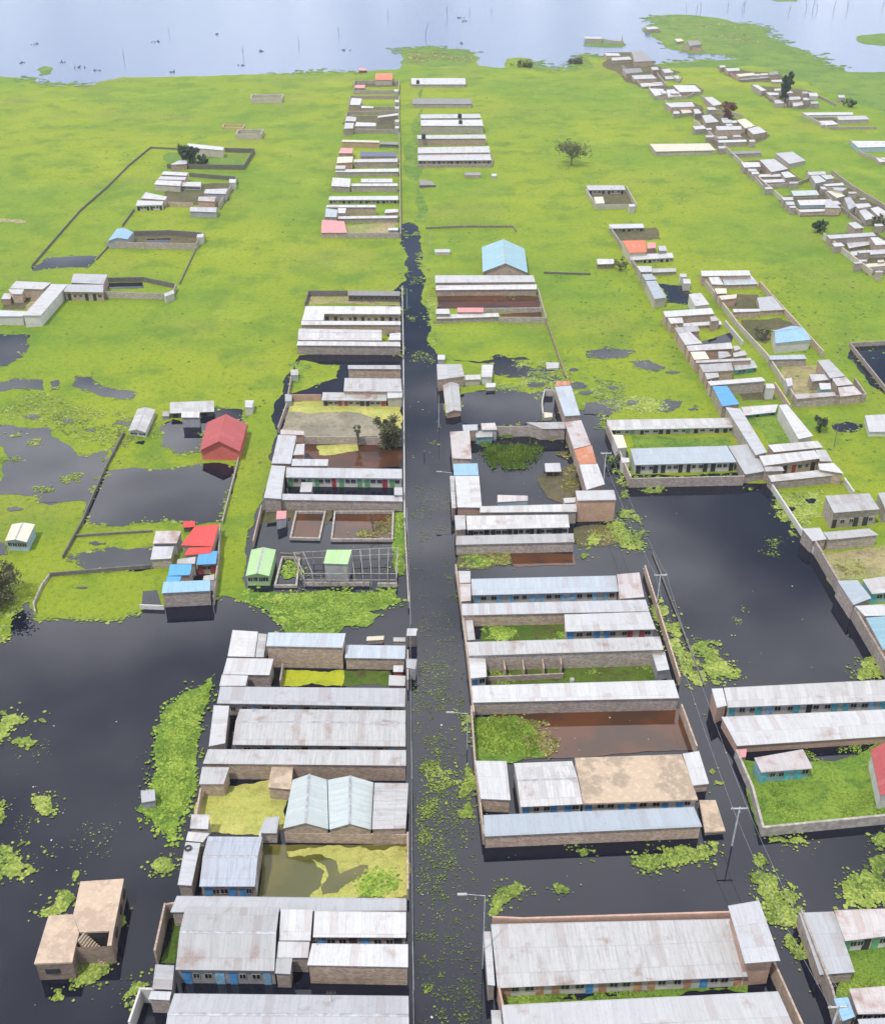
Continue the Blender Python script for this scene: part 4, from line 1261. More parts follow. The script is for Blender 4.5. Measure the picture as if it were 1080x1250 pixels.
# ---------------------------------------------------------------- near right block
G = 'houses of the near right block'
H('very wide white tin roof above orange doors at the bottom right of the canal', '599,1128 890,1121.5 912,1192 607,1206', 'white', 'whitewall', yb=1222, rooms=10, doors=('orange', 'orange', 'orange', 'blue', 'orange'), group=G, drop=.8)
H('narrow white strip roof on the canal end of the very wide roof', '590,1137 599,1137 604,1203 595,1202', h=2.6, group=G, name='lean_to', cat='lean-to')
wall('pink topped parapet wall behind the very wide white roof', '601,1143 640,1145 895,1137', 3.3, 'pinkwall')
H('tall pink brick stair tower under a projecting tin roof', '888,1105.5 926,1099 952,1172.6 909,1176', 'grey', 'pinkwall', h=5.0, group=None, name='stair_tower', cat='tower', over=.9, axis='t', drop=.3)
H('long white roof cut by the bottom edge right of the canal', '612,1226.7 949,1210 975,1268 618,1286', 'white', 'whitewall', h=2.7, group=G)
H('small white roof at the bottom edge beside the canal wall', '599,1233 611,1233 614,1266 601,1266', h=2.6, group=G, name='lean_to', cat='lean-to')
wall('pink wall closing the canal end of the grass strip', '608,1222 614,1250', 2.4, 'pinkwall')
wall('brown boundary wall right of the stair tower', '938,1185 975,1268', 2.2, 'tan')
H('weathered grey tin roof on the left side of the bottom right courtyard', '974.5,1114 1017,1112.6 1043,1186.5 1000,1190', 'grey', 'stone', yb=1206, group=G, axis='t')
H('white tin roof with green doors behind the bottom right courtyard', '1017.5,1111 1082,1109 1087,1142 1031,1148.6', 'rusty', 'whitewall', h=2.6, rooms=3, doors=('green', 'dark'), group=G)
H('small pale blue roof at the bottom right corner', '1017,1219 1034.6,1217 1043,1241 1027.7,1246.6', 'sky', h=2.3, group=G, name='hut', cat='hut')
H('white roof streaked with red rust at the bottom right corner', '1036,1207 1086,1203 1090,1237 1046.6,1238', 'rusty', h=2.5, rooms=2, doors=('dark',), group=G)
H('grey roof edge at the very bottom of the right corner', '1046,1244 1090,1242 1100,1270 1056,1272', 'grey', h=2.5, group=G)
wall('long grey boundary wall beside the weedy lane at the bottom right', '972.6,1128 1010,1224 1020,1262', 2.4, 'stone')

H('white roofed end house of the slab compound beside the canal', '580,928.5 618,929 623,976.6 586.7,975', 'white', 'tan', yb=992, group=G, axis='t')
H('white gabled roof with blue doors left of the bare concrete slab', '627,931.6 698,929 711,981.6 635,985', 'white', 'whitewall', yb=995, gable='x', rise=.7, rooms=3, doors=('blue',), group=G)
H('wide bare brown concrete roof slab above blue doors', '701,925 831.6,920.6 851.6,976 711.5,981', 'slab', 'whitewall', yb=992, gable='flat', rooms=5, doors=('blue',), group=G, name='slab_house', thick=.25)
H('white roof leaning against the right end of the concrete slab', '832.6,920 852.6,916.6 865,956.6 845,959', 'white', 'tan', yb=970, group=G, axis='t')
H('small brown slab roofed corner by the pole crossing', '853,976.6 873,976.6 885,1014 860,1016', 'slab', 'tan', yb=1022, gable='flat', group=G, name='slab_house', thick=.2)
H('long pale blue grey roof on a brown wall facing the open water', '590,995 846.6,985 856.6,1009 591.6,1021', 'blueish', 'tan', yb=1037, group=G)
wall('brown boundary wall right of the brown stained pond', '830,872 848,922', 1.8, 'tan')
wall('canal side wall below the bright green grass', '575,874 579,935 590,1030', 1.8, 'tan')

H('long white tiled looking roof above the brown pond', '576,837 822,830 828.6,852 577,857.5', 'white', 'stone', yb=874, group=G)
H('long white roof on a bare stone wall above the partition walls', '570,783.7 805,777 809.7,793 572,800.5', 'white', 'stone', h=3.1, group=G)
H('small white canal house with a single blue door', '572,802 592.4,801 594,826 574,828', 'white', 'whitewall', yb=837, rooms=1, doors=('blue',), group=G, drop=.3)
H('white roofed tower shed at the right end of the green yard', '795.5,798 811,795.7 816.6,817 802,819', 'white', 'tin', yb=831, group=G, name='shed', cat='shed')
H('white roof with blue and maroon doors at the right of the block', '688.5,750 792,746.6 800,768 690,771', 'white', 'creamwall', yb=778, rooms=5, doors=('blue', 'blue', 'blue', 'red', 'red'), group=G)
H('long dull grey roof on a stone wall beneath the pale blue doors', '563.5,737 787.6,731.8 792,746 564,751', 'grey', 'tan', yb=766, group=G)
H('small white canal end house beside the dark green yard', '564,757 577,757 580,780.6 567,782', 'white', 'tan', yb=788, group=G, axis='t')
H('long bluish roof above a full row of pale blue doors', '575,706.6 751.4,702.5 754.6,722 576,726.5', 'blueish', 'whitewall', yb=734, rooms=9, doors=('sky',), group=G)
H('rust streaked roof closing the right end of the pale blue door row', '752.5,701 780,698.7 786,728.6 756,731', 'rusty', 'tan', h=2.7, group=G, axis='t')
H('upper small white roof on the canal corner of the blue door row', '559,697 574,697 574,711 561,711.5', 'white', 'tan', h=2.6, group=G)
H('lower small rusty roof on the canal corner of the blue door row', '561,712.5 574.5,712.5 574.5,733 562.5,734', 'rusty', 'tan', h=2.6, group=G)
for i, (x0, y0, x1, y1) in enumerate(((612, 806, 616, 829), (635, 806, 639, 829), (659, 806, 663, 828), (681, 805, 684, 823))):
    wall('thin stone partition wall standing in the green yard', f'{x0},{y0} {x1},{y1}', 1.9, 'tan', .18, name='partition_wall', group='partition walls of the unfinished row')
wall('low front wall of the unfinished row in the green yard', '596,832 686,828', .9, 'stone')
for i, (x, y) in enumerate(((698.5, 831),)):
    H('tiny white privy at the edge of the long yard', f'{x-3},{y-4} {x+2},{y-4} {x+2},{y} {x-3},{y}', 'white', 'whitewall', h=1.6, name='outhouse', cat='outhouse', over=.05)
wall('boundary wall along the canal side of the long rows', '556,700 566,770 578,880', 1.8, 'tan')
wall('stone boundary wall along the right lane beside the rows', '786,700 828,836', 1.6, 'tan')
wall('low kerb like wall in the water between lane and big pond', '796,676 858,836', .4, 'darkwall', .14)

G = 'houses around the flooded courtyard'
H('long stone row with dark doors below the flooded courtyard', '569,629.5 693,628 695,643.6 570,646.5', 'white', 'whitewall', yb=654, rooms=9, doors=('dark',), group=G)
H('small white roof on the canal corner of the dark door row', '554.6,629 567.5,629 568.5,646 556,647', 'white', 'tan', h=2.5, group=G)
H('plain white roof on a stone wall above rust brown shallows', '557,654 699.5,651 701,661.6 556,665', 'white', 'stone', yb=678, group=G)
H('thin white roof along the lower side of the flooded courtyard', '586,618 703,615 704,624.5 585.5,625.5', 'white', 'stone', h=2.6, group=G)
H('tall orange plastered block with a white roof beside the lane', '702,599 749,598 752,610 704.5,611', 'white', 'orangewall', yb=638, group=G, name='plastered_house', drop=.3)
H('bluish roof at the top of the rusty strip beside the lane', '676.7,472 696.7,470.5 708,506.7 689,508', 'blueish', 'tan', h=2.7, group=G, axis='t', drop=.2)
H('brown rusted roof end above the bluish strip roof', '679,466 695,464.5 696,470 677,471.5', 'orange', 'tan', h=2.6, group=G, name='lean_to', cat='lean-to')
H('white rust spotted roof in the middle of the lane strip', '689,515.5 709,512.7 721,543 700,548', 'rusty', 'tan', h=2.7, group=G, axis='t')
H('orange rusted roof in the lane strip', '700,549 722,543.5 728,565.5 706.7,566.7', 'orange', 'tan', h=2.7, group=G, axis='t')
H('white roof between the orange rusted roof and the orange block', '706.7,567 729,566 738,591 715.5,598', 'white', 'tan', h=2.7, group=G, axis='t')
H('thin white roof on the grey wall across the courtyard top', '642,515.5 689,515 690,523 662,523.5', 'white', 'stone', h=2.6, group=G, name='lean_to', cat='lean-to')
wall('long grey block wall across the top of the flooded courtyard', '606,533 692,532', 2.3, 'stone')
H('white roofs of the two small canal houses above the pool', '533,444.5 563,444.5 567,459 534,463.5', 'white', 'tan', h=2.6, group=G)
H('white kiosk on its own beside the dark pool', '588,445.5 602,445 600.5,460.5 587,460', 'white', 'whitewall', yb=468, group=G, name='kiosk', cat='kiosk')
H('white strip roof on a pale wall linking two canal houses', '561,458 586,457 586.7,463 557,464', 'white', 'creamwall', yb=472, group=G, axis='t')
H('low white kiosk right at the edge of the dark pool', '593,467.5 605,467.5 604,472.5 593,473', 'white', 'creamwall', yb=478, group=G, name='kiosk', cat='kiosk', over=.1)
H('long white roof with a pink gable end beside the canal', '540,467 560,469 563,502 544.5,504.5', 'white', 'pinkwall', yb=511, group=G, gable='y', rise=.5)
H('rust edged white roof along the canal below the pink gable', '549,527 573,525.5 575.5,560 552,559.5', 'rusty', 'tan', h=2.6, group=G, axis='t')
H('small grey roof at the upper left corner of the courtyard', '564,518.5 583,518 583,525 565.5,526', 'grey', 'tan', h=2.6, group=G, name='hut', cat='hut')
H('rusty white hut on the courtyard wall', '586.7,516.7 604,516 606.7,524.5 588,524.5', 'rusty', 'tin', h=2.6, group=G, name='hut', cat='hut')
H('teal walled kiosk inside the flooded courtyard', '580,525.8 601,525.8 601,533 581,534', 'white', 'tealwall', yb=543, group=G, name='kiosk', cat='kiosk')
H('pale blue painted roof along the canal', '553,566 582.7,565.5 584,580 554,580.3', 'sky', 'tan', h=2.6, group=G, axis='t')
H('clean white roof below the pale blue roof along the canal', '555,581 584.5,580.8 588,619.5 558,619', 'white', 'pinkwall', h=2.7, group=G, axis='s')
H('narrow white strip on the canal face of the clean white roof', '549,581 554.3,581 556.7,620 551.5,620', 'white', 'tan', h=2.5, group=G)
H('open sided tin shelter on posts in the courtyard water', '664.5,565.5 683,565 685,575.5 665.5,576', 'grey', 'tin', yb=583, open_=True, name='shelter', cat='shelter', over=.1)
H('little white shed beside the orange block', '687,608 702,607 703,613 689,614', 'white', 'whitewall', h=1.8, name='shed', cat='shed', over=.1)
H('patchwork tin lean-to with blue sheets above the thin white roof', '607,604 644,605 644,611 607,613', 'rusty', 'bluewall', h=1.8, name='lean_to', cat='lean-to', over=.1)
H('white fenced kiosk on the grass above the dark pool', '666,442 682,442.5 682,449 667,450', 'white', 'whitewall', yb=453, name='kiosk', cat='kiosk', over=.1)
H('small white kiosk at the canal corner above the pool', '534,433 543,433 543,439 534,439', 'white', 'whitewall', yb=444, name='kiosk', cat='kiosk', over=.1)
H('tiny cream hut beside the bluish strip roof', '663,503 674,504 674,509 664,510', 'cream', 'whitewall', yb=514, name='hut', cat='hut', over=.1)
wall('curved white wall of the small pool beside the bluish strip', '674,484 664,484 661,498 662,512', 1.6, 'whitewall')

# ---------------------------------------------------------------- middle left block
G = 'houses of the middle left block'
H('thin white roof on a brown wall at the top of the middle left block', '424.7,445.7 488.4,445.7 489.4,450.6 424.7,450.3', 'white', 'tan', yb=462, group=G)
H('clean white roof above the red doored row', '420.6,461.4 489.4,462 490.5,478 419.6,477.5', 'white', 'tan', h=2.8, group=G)
H('long white roof above a pale row with red doors', '394,478.7 472,479.7 472,489 392.7,488.5', 'white', 'creamwall', yb=497, rooms=6, doors=('dark', 'red', 'red', 'dark'), group=G)
H('cream walled corner house with a white roof beside the canal', '472.5,476.7 491,476 491,485 472.7,486', 'white', 'creamwall', yb=498, group=G)
H('upper white kiosk on the left wall of the middle block', '355,451 364,451 364,457.5 355,458', 'white', 'whitewall', yb=465, name='kiosk', cat='kiosk', over=.1)
H('lower white kiosk on the left wall of the middle block', '348,481 356.6,481.5 356,489.5 348,490', 'white', 'tin', yb=497, name='kiosk', cat='kiosk', over=.1)
wall('pinkish low wall between the lower kiosk and the red doored row', '357,489.5 392,489.5', 1.5, 'pinkwall')
H('grey roof down the left edge beside the round bush yard', '339.7,530.6 362,531.7 355,566 331.6,565.5', 'grey', 'tan', h=2.7, group=G, axis='t')
H('pale pinkish hut roof beside the grey edge roof', '362,542 372,541.5 371,555 358,555.5', 'white', 'pinkwall', h=2.4, group=G, name='hut', cat='hut')
H('small grey roof below the pinkish hut', '357,560 401,560.6 400,568.5 356,568.5', 'grey', 'tan', h=2.6, group=G)
H('rusty pink shack roof at the top left of the bush yard', '343,524 371,526 371,531 342,530', 'rusty', 'pinkwall', h=1.9, group=G, name='shack', cat='shack')
H('long pale roof above a row of green doors', '350,570.5 490.5,572.4 490.5,584 349,582.6', 'grey', 'whitewall', yb=592, rooms=9, doors=('green', 'green', 'green', 'red'), group=G)
H('pale grey roof turning down the left end of the green door courtyard', '331.6,568 348.5,569 343,609 322,607.5', 'grey', 'stone', h=2.8, group=G, axis='s')
H('long pale roof on a tall stone wall above the foundation walls', '344,602.6 490.5,605 491.5,612 342,610', 'grey', 'stone', yb=623, group=G)
H('small white hut inside the green door courtyard', '368,588.7 382,589 380,600.5 366,600.5', 'white', 'tin', h=2.3, group=G, name='hut', cat='hut')
H('small pale roof at the canal corner of the green door courtyard', '481,595 491,595 491.3,604.5 481,604', 'white', 'stone', h=2.8, group=G, name='hut', cat='hut')
wall('weathered garden wall between the grey mud and the brown water', '373,542 462,543 490,545', 1.7, 'stone')
wall('stone wall on the left side of the flooded plot by the kiosks', '357,460 350,500 340,528', 1.3, 'stone')
wall('left boundary wall of the foundation plot', '320,625 310,668', 1.4, 'tan')
H('pink outhouse on stilts by the foundation walls', '338,623.5 350,623.5 349,633 337,634', 'pink', 'tin', yb=645, name='outhouse', cat='outhouse', over=.1)
wall('smaller rectangle of foundation walls holding brown water', '362,627 397,627 390,660 355,659', .55, 'coping', .3, True, 'foundation_wall')
wall('larger rectangle of foundation walls holding brown water', '409,627 480,627 479,661 405,661', .55, 'coping', .3, True, 'foundation_wall')
wall('broken foundation square beside the pale green hut', '345,682 366,683 362,717 336,717', .5, 'coping', .3, True, 'foundation_wall')
wall('front foundation wall under the unfinished timber frame', '373,715 450,715', .7, 'coping', .3, False, 'foundation_wall')
wall('front foundation wall right of the timber frame gap', '462,716 484,716', .7, 'coping', .3, False, 'foundation_wall')
H('pale green tin hut standing in water left of the timber frame', '307,671 337,671 328.7,703 300,703', 'green', 'greenwall', yb=713, gable='y', rise=.5, name='hut', cat='hut', rooms=2, winonly=True)
H('pale green roof with dark blue walls inside the timber frame', '399,671 429.5,671 424.5,688.6 395,687.6', 'green', 'tin', yb=710, name='hut', cat='hut', drop=.6)
# unfinished timber frame
def timber_frame():
    r = empty('timber_frame', (*U(428, 700).xy, 0))
    off = tuple(r.location)
    tag(r, 'unfinished timber frame of posts and rails standing around the green roofed hut', 'timber frame')
    nxt = [(372.5, 716), (484, 716), (486, 684), (360, 690)]
    P = [U(x, y) for x, y in nxt]
    def put(name, a, b, rr):
        m = MB(); m.tube(a, b, rr, rr * .9, 5); m.build(name, M['coping'], r, off)
    for a, b, n in ((P[0], P[1], 11), (P[1], P[2], 3), (P[2], P[3], 11), (P[3], P[0], 3)):
        for i in range(n):
            p = a.lerp(b, i / n)
            put('post', (p.x, p.y, -.3), (p.x, p.y, 2.6), .075)
        for z in (2.55, 1.3):
            put('rail', (a.x, a.y, z), (b.x, b.y, z), .06)
    for i in range(1, 11):
        p, q = P[0].lerp(P[1], i / 11), P[3].lerp(P[2], i / 11)
        if 2 <= i <= 4: continue
        put('rafter', (p.x, p.y, 2.62), (q.x, q.y, 2.62), .055)


timber_frame()
wall('grey remains of low walls behind the timber frame', '344,681 366,682', 1.0, 'darkwall', .4, name='ruined_wall')
# ---------------------------------------------------------------- far side of the middle left block
G = 'long rows of the upper left block'
H('roofless grey ruin with window gaps beside the canal', '426,354.5 488,355.5 488,361 425,360.5', 'old', 'darkwall', yb=369, group=G, rooms=5, winonly=True, over=.05, drop=.1, name='ruin', cat='ruin')
H('back white roof of the upper left rows below the grey ruin', '373,373.6 489,374 489,383.5 371,383', 'white', 'tan', h=2.8, group=G, rooms=7, doors=('dark',))
H('short white roof at the left end of the upper rows', '371,383 396,383 395,391 368.5,391', 'white', 'tan', h=2.6, group=G, axis='t')
H('second long white roof of the upper left rows', '368,391.5 489,392 489,396.5 367.7,396.5', 'white', 'tan', h=2.7, group=G)
H('broad ridged white roof of the upper left rows', '365,401 466,402.7 466,415.5 363.7,415', 'white', 'tan', h=2.7, gable='x', rise=.6, group=G)
H('front white roof on the long stone wall of the upper left rows', '363.7,416.3 488,417.3 489,422.5 362,421.5', 'white', 'stone', yb=433, group=G)
H('small white roof at the canal end of the upper left rows', '476,407 489,406 489,415 474,415', 'white', 'tan', h=2.6, group=G)
wall('dark wall around the dry yard left of the grey ruin', '424,362 377,362 373,376', 1.7, 'darkwall')
wall('white canal wall along the upper left rows', '491,356 492.5,440', 1.5, 'whitewall', .2)
wall('white canal wall along the middle left block', '492.5,446 494,640', 1.5, 'whitewall', .2)
wall('weedy canal wall beside the foundation plots', '494,645 499,742', 1.3, 'coping', .2)

# ---------------------------------------------------------------- left cluster
G = 'blue and red roofs of the left cluster'
H('large bright red tin roof of the left cluster', '238,642.5 267.6,639.5 260,667 221,665.5', 'red', 'tan', h=2.8, group=G, axis='t', drop=.5)
H('lower strip of bright red roof above the blue roof', '230.6,668.5 260,667.5 257,675 225,678', 'red', 'tan', h=2.6, group=G, axis='t')
H('small faded red roof at the back of the left cluster', '224,636 238.4,636 237.8,643 223.5,644', 'red', 'darkwall', yb=651, group=G, name='hut', cat='hut')
H('white tin roof with rust stripes left of the red roof', '190.5,648 221.6,648 215.7,663 187,663.4', 'rusty', 'tin', h=2.5, group=G)
H('lavender grey roof on a stone wall left of the cluster', '187,667 212.5,667 209,681.6 184,683', 'grey', 'stone', yb=695, group=G)
H('bright blue roof above pink walls at the right of the cluster', '243,673 265.6,672.5 263.7,688 239.7,689.4', 'blue', 'pinkwall', yb=701, rooms=2, doors=('red',), group=G)
H('mid blue roof in the middle of the cluster', '208,688.7 234.5,688.7 232,701.7 205,703', 'blue', 'tan', h=2.7, group=G)
H('lower deep blue roof strip at the left of the cluster', '204,703.5 221.6,703.5 220,709 202.8,710.5', 'blue', 'tan', h=2.5, group=G)
H('wide pale blue roof on the stone wall facing the open water', '200,710 256.6,708 256.6,721 197.6,724', 'sky', 'stone', yb=743, group=G)
H('scrappy white roof between the mid blue and bright blue roofs', '217,682.5 239,679.5 238,688 216,688', 'white', 'tin', h=2.6, group=G)
H('little white tarpaulin shed beside the pale blue roof', '249,703 262,701 261,708 248,708', 'white', 'whitewall', h=2.2, group=G, name='shed', cat='shed', over=.1)
wall('grey boundary wall along the right side of the blue roofed cluster', '270,650 268,690 262,738', 1.7, 'stone', .2)
wall('white plank wall at the water notch of the cluster', '172,743 200,744', .8, 'whitewall')
wall('dark field wall above the green plot left of the cluster', '62,704 110,700 184,694', .8, 'darkwall')
wall('curved pale wall at the left end of the green plot', '62,704 52,718 42,740 44,750', .7, 'coping')
wall('dark field wall below the rectangular pond', '92,656 150,652 186,650', .5, 'darkwall')
wall('slanting field wall left of the rectangular pond', '152,531 130,573 100,642 78,682', .8, 'darkwall')
wall('straight fence wall right of the rectangular pond', '301,520 290,570 272,640', .8, 'stone')

H('red gabled house with red walls mirrored in the pond', '253,515.5 301.7,518 293,551 244,550', 'maroon', 'redwall', yb=563, gable='y', rise=2.1, name='gabled_house', over=.5, cap=False)
H('plain white roofed house left of the red gabled house', '168,499 190,500 178,528 157,526', 'white', 'whitewall', yb=533.5, gable='y', rise=.5, name='white_house', rooms=2, winonly=True)
r = H('white roofed house with a front porch behind the red gabled house', '207.7,491 261,489 261.7,502.5 207.7,504.5', 'white', 'darkwall', yb=512, name='porch_house', rooms=3, doors=('dark',))
H('', '221.5,502 244,502.5 243.5,509.5 221.5,509.5', 'white', 'tin', h=2.5, root=r)
H('white sheet lean-to beside the porch house', '199,502 207,502 207,508 198,508', 'white', 'tin', yb=512, name='lean_to', cat='lean-to', over=.1)
H('white tank booth at the corner of the red house pond', '299.5,488.5 310,488.5 308,497.5 299,497', 'white', 'whitewall', yb=506, name='booth', cat='booth', over=.1)
H('small rust roofed house with blue windows flooded at the left edge', '15,640 43,640 33,661.6 6.7,660', 'cream', 'bluewall', yb=671, gable='y', rise=.4, name='flooded_house', rooms=2, winonly=True, over=.35)

# ---------------------------------------------------------------- white walled courtyard, top left
G = 'roofs of the white walled courtyard'
H('long white roof down the right side of the white walled courtyard', '63,346.7 83,347 50,385 28.5,385', 'white', 'whitewall', h=3.0, group=G, axis='s')
H('white roof along the front of the white walled courtyard', '-12,378 33,380 28,386 -18,386', 'white', 'whitewall', yb=398, group=G, axis='t')
H('white roof along the back of the white walled courtyard', '20,343 63,345 53,353 12,352', 'white', 'tan', h=2.8, group=G)
H('small pink booth inside the white walled courtyard', '5,358 15,358 13,365 2,365', 'white', 'pinkwall', yb=372, group=G, name='booth', cat='booth', over=.1)
H('white roof at the left inside the white walled courtyard', '10,353 30,353 27,359 16,359', 'white', 'tan', h=2.6, group=G)
G = 'grey roofs beside the white walled courtyard'
H('back grey double roof beside the white walled courtyard', '90,334 131.7,335 126.7,346.7 87,345', 'grey', 'tan', h=2.8, group=G)
H('front grey double roof beside the white walled courtyard', '80,347 126.7,347.5 126,356.7 78,356', 'grey', 'tan', h=2.6, group=G, rooms=3, doors=('dark',))
wall('grey plot wall running right from the white walled courtyard', '78,362 210,366 216,354', 1.7, 'stone')
wall('dark back wall of the plot beside the white walled courtyard', '130,345 176,344 213,352', 1.4, 'darkwall')
H('tiny white corner booth at the end of the grey plot wall', '200,358.5 212,354 213,358 202,362', 'white', 'whitewall', h=2.0, name='booth', cat='booth', over=.1)

# ---------------------------------------------------------------- far left plots
G = 'scattered houses of the far left plots'
H('long pale roofed house beside the dark bushy tree', '229,175 273.5,179.4 272.5,183.5 230,180', 'white', 'creamwall', h=3, group=G)
H('small white hut left of the dark bushy tree', '218,196 229,195 228,200 208,201', 'white', 'tan', h=2.3, group=G, name='hut', cat='hut')
H('topmost white roof of the far left house pair', '200,209 230,210.7 228,214.5 197,213', 'white', 'tan', h=2.7, group=G)
H('second white roof of the far left house pair', '196,215 228,216 225.6,219.7 192.6,219', 'white', 'tan', h=2.7, group=G)
H('third white roof on a tall pale wall in the far left plots', '191.6,219.8 222,220.9 220,227 188,225', 'white', 'creamwall', yb=233, group=G)
H('white roofed row with a line of small windows in the far left plots', '222.6,221.9 246,222 245,227.7 221.5,227', 'white', 'whitewall', yb=232, group=G, rooms=4, winonly=True)
H('kinked white roof above the open fronted shed', '178,234.5 204,240 202,244 172,242', 'white', 'tan', h=2.7, group=G)
H('white roof with dark open front at the lower left plot corner', '168,244.6 200,245.4 198,250 166,251', 'white', 'whitewall', yb=258, group=G, rooms=4, doors=('dark',))
H('pale blue grey roof near the right wall of the far left plot', '251,231 278,230 275.7,236.7 249,236', 'white', 'tin', h=2.8, group=G)
H('brownish rusted roof in the far left plot', '242.7,240 264,240 262,246 241.6,245', 'rusty', 'pinkwall', h=2.5, group=G)
H('grey barn roof on the grass below the far left plot', '233,252.6 266,253 264,259 232,258', 'grey', 'tin', yb=265.5, group=G, gable='x', rise=.7)
H('white corner booth of the far left plot', '280,218.5 288.5,219 287,223 280,223', 'white', 'whitewall', h=2.4, group=G, name='booth', cat='booth', over=.1)
H('crumpled pale blue tin roof at the corner of the lower left plot', '143,279 163,283.5 156,292 132,294', 'sky', 'tin', h=2.6, gable='y', rise=.7, name='tin_house')
H('white booth at the right corner of the lower left plot', '241,286 249,285 248,289.5 240,290', 'white', 'whitewall', h=2.2, name='booth', cat='booth', over=.1)
wall('wall around the plot with the dark bushy tree', '205,206 298,207.5 311,187 275,186', 1.8, 'darkwall')
wall('right wall of the far left white house plot', '290,222 268,256', 2.0, 'stone')
wall('back wall of the far left white house plot', '232,216 290,221', 1.6, 'darkwall')
wall('low brown wall between the two white houses and the barn', '200,252 236,253', 1.6, 'tan')
wall('front wall of the plot with the crumpled blue roof', '131,303 240,305 250,290', 2.0, 'stone')
wall('back wall of the plot with the crumpled blue roof', '165,288 206,287 248,290', 1.6, 'darkwall')
wall('long dark fence wall running down the far left meadow', '216,183 184,181.5 158,203 130,231 98,259 70,291 40,326', .8, 'darkwall', .2)
wall('short dark fence between the two far left plots', '164,258 150,277', .9, 'darkwall')
wall('thin fence from the lower plot to the small pond', '132,303 118,318', .6, 'darkwall')
wall('thin fence from the lower plot down the meadow', '240,304 220,347', .6, 'darkwall')
wall('roofless beige house shell near the lake on the left', '307,126 344,126 346,121 308,121', 2.3, 'creamwall', .4, True, 'house_shell', 'house shell')
wall('low orange brick foundation in the far left meadow', '272,157.5 297,158 299,154 274,153.5', .8, 'orangewall', .4, True, 'foundation_wall')
wall('roofless beige room beside the orange brick foundation', '289,170 319,170 322,164 292,164.5', 2.2, 'creamwall', .4, True, 'house_shell', 'house shell')

# ---------------------------------------------------------------- far middle columns, left side of the drowned street
G = 'rows of the far left street column'
H('red roofed cream house nearest the lake in the left column', '458.8,89.6 479,89.6 479,97.5 458,97.5', 'coral', 'creamwall', yb=104.5, group=G, name='red_house', gable='x', rise=1.0)
H('tiny pink hut at the lake shore left of the red roof', '437.5,83 446,83 448,86 438.5,86', 'pink', 'darkwall', yb=89, name='hut', cat='hut')
H('faded pink shed inside the first walled plot of the left column', '433.5,103.5 446,103.5 445,107.5 433,107.5', 'pink', 'tan', h=2.4, group=G, name='shed', cat='shed')
H('white double roof at the left of the second walled plot', '429,119.4 442,120.5 439.6,128 427,128', 'white', 'tan', h=2.7, group=G)
H('thin white roof in the second walled plot', '441,129 455.6,130 455.6,131.8 441,131.8', 'white', 'tan', h=2.4, group=G)
H('upper white roof at the left of the third walled plot', '423.6,141.7 435,143 434,148 421.5,147.7', 'white', 'tan', h=2.7, group=G)
H('lower white roof at the left of the third walled plot', '421.5,150 432,150 431,156.6 420,157', 'white', 'tan', h=2.7, group=G)
H('white roof in the middle of the third walled plot', '435,149 458.8,150 458.8,154 433,154', 'white', 'tan', h=2.7, group=G)
H('thin slanting white roof at the top of the third walled plot', '461,141.7 486,138 486,140.5 461,143.7', 'white', 'tan', h=2.4, group=G)
H('orange walled row in the left street column', '418,170.5 463,171.5 463,174 417,173', 'cream', 'orangewall', yb=179.5, group=G)
H('dark low roof right of the orange walled row', '463.5,173 486,173.5 486,176.5 463.5,176', 'old', 'darkwall', yb=180, group=G)
H('faded pink roof below the orange walled row', '416,180.5 431,181 430,187 413.5,187', 'pink', 'tan', h=2.7, group=G)
H('dark navy roof in the left street column', '439.6,185 484,186 484,191 439.6,191', 'navy', 'tan', h=2.7, group=G)
H('pinkish white roof left of the dark navy roof', '412,191.5 431,191 430,198 411,199', 'cream', 'pinkwall', h=2.7, group=G)
H('long white roof on a dark wall below the dark navy roof', '432,194.5 485.4,193.5 485.4,197.5 432,198', 'white', 'stone', yb=205, group=G)
H('short white roof left of the stone fronted white row', '410,202 422,202 421,206 409.5,206', 'white', 'tan', h=2.7, group=G)
H('long white roof with a plain stone front in the left column', '410,207 486.5,205.6 486.5,209.5 409.5,210', 'white', 'stone', yb=216, group=G)
H('square white roof beside a dark gap in the left column', '406,216.6 428,218 427,228 404.5,227', 'white', 'stone', yb=234, group=G, axis='t')
H('back white roof right of the dark gap', '440.7,218 479,218 479,222.6 440.7,222.6', 'white', 'stone', h=2.7, group=G)
H('front white roof right of the dark gap', '428.5,224 485.4,223.7 485.4,227 428.5,227', 'white', 'stone', yb=234.5, group=G)
H('long white roof above a row of dark openings in the left column', '402,239.6 486,239 486,244 401,244', 'white', 'creamwall', yb=249, group=G, rooms=8, doors=('dark',))
H('thin white roof above the bluish roof in the left column', '399,250 458.8,250 458.8,253 398,253', 'white', 'tan', h=2.7, group=G)
H('bluish white roof just behind the pink corner roof', '398,254 412,256 411,265 396.6,264.8', 'blueish', 'tan', h=2.7, group=G, axis='t')
H('small pale roof right of the bluish roof', '412.5,254 422.6,254 421.5,260 412.5,260', 'white', 'tan', h=2.6, group=G)
H('white roof at the street end above the pink corner roof row', '470.5,255.6 486,255 486,258.8 469.4,260', 'white', 'tan', h=2.6, group=G)
H('last long white roof of the left street column', '412,264 485.4,263 485.4,266 412,267', 'white', 'stone', yb=273, group=G)
H('bright pink roof at the near corner of the left street column', '393,268 420,270 424,284 392,284', 'pink', 'stone', yb=290.5, group=G, axis='t', drop=.4)
H('white strip at the street end beside the bright pink roof', '473.7,278 486,278 486,281 473.7,281', 'white', 'stone', h=2.3, group=G)
wall('walls of the first plot behind the lake in the left column', '432,115 487,115 487,103 433,103', 1.9, 'stone', .3, True)
wall('walls of the second plot in the left column', '426,135 487,135 487,121 428,121', 1.7, 'stone', .3, True)
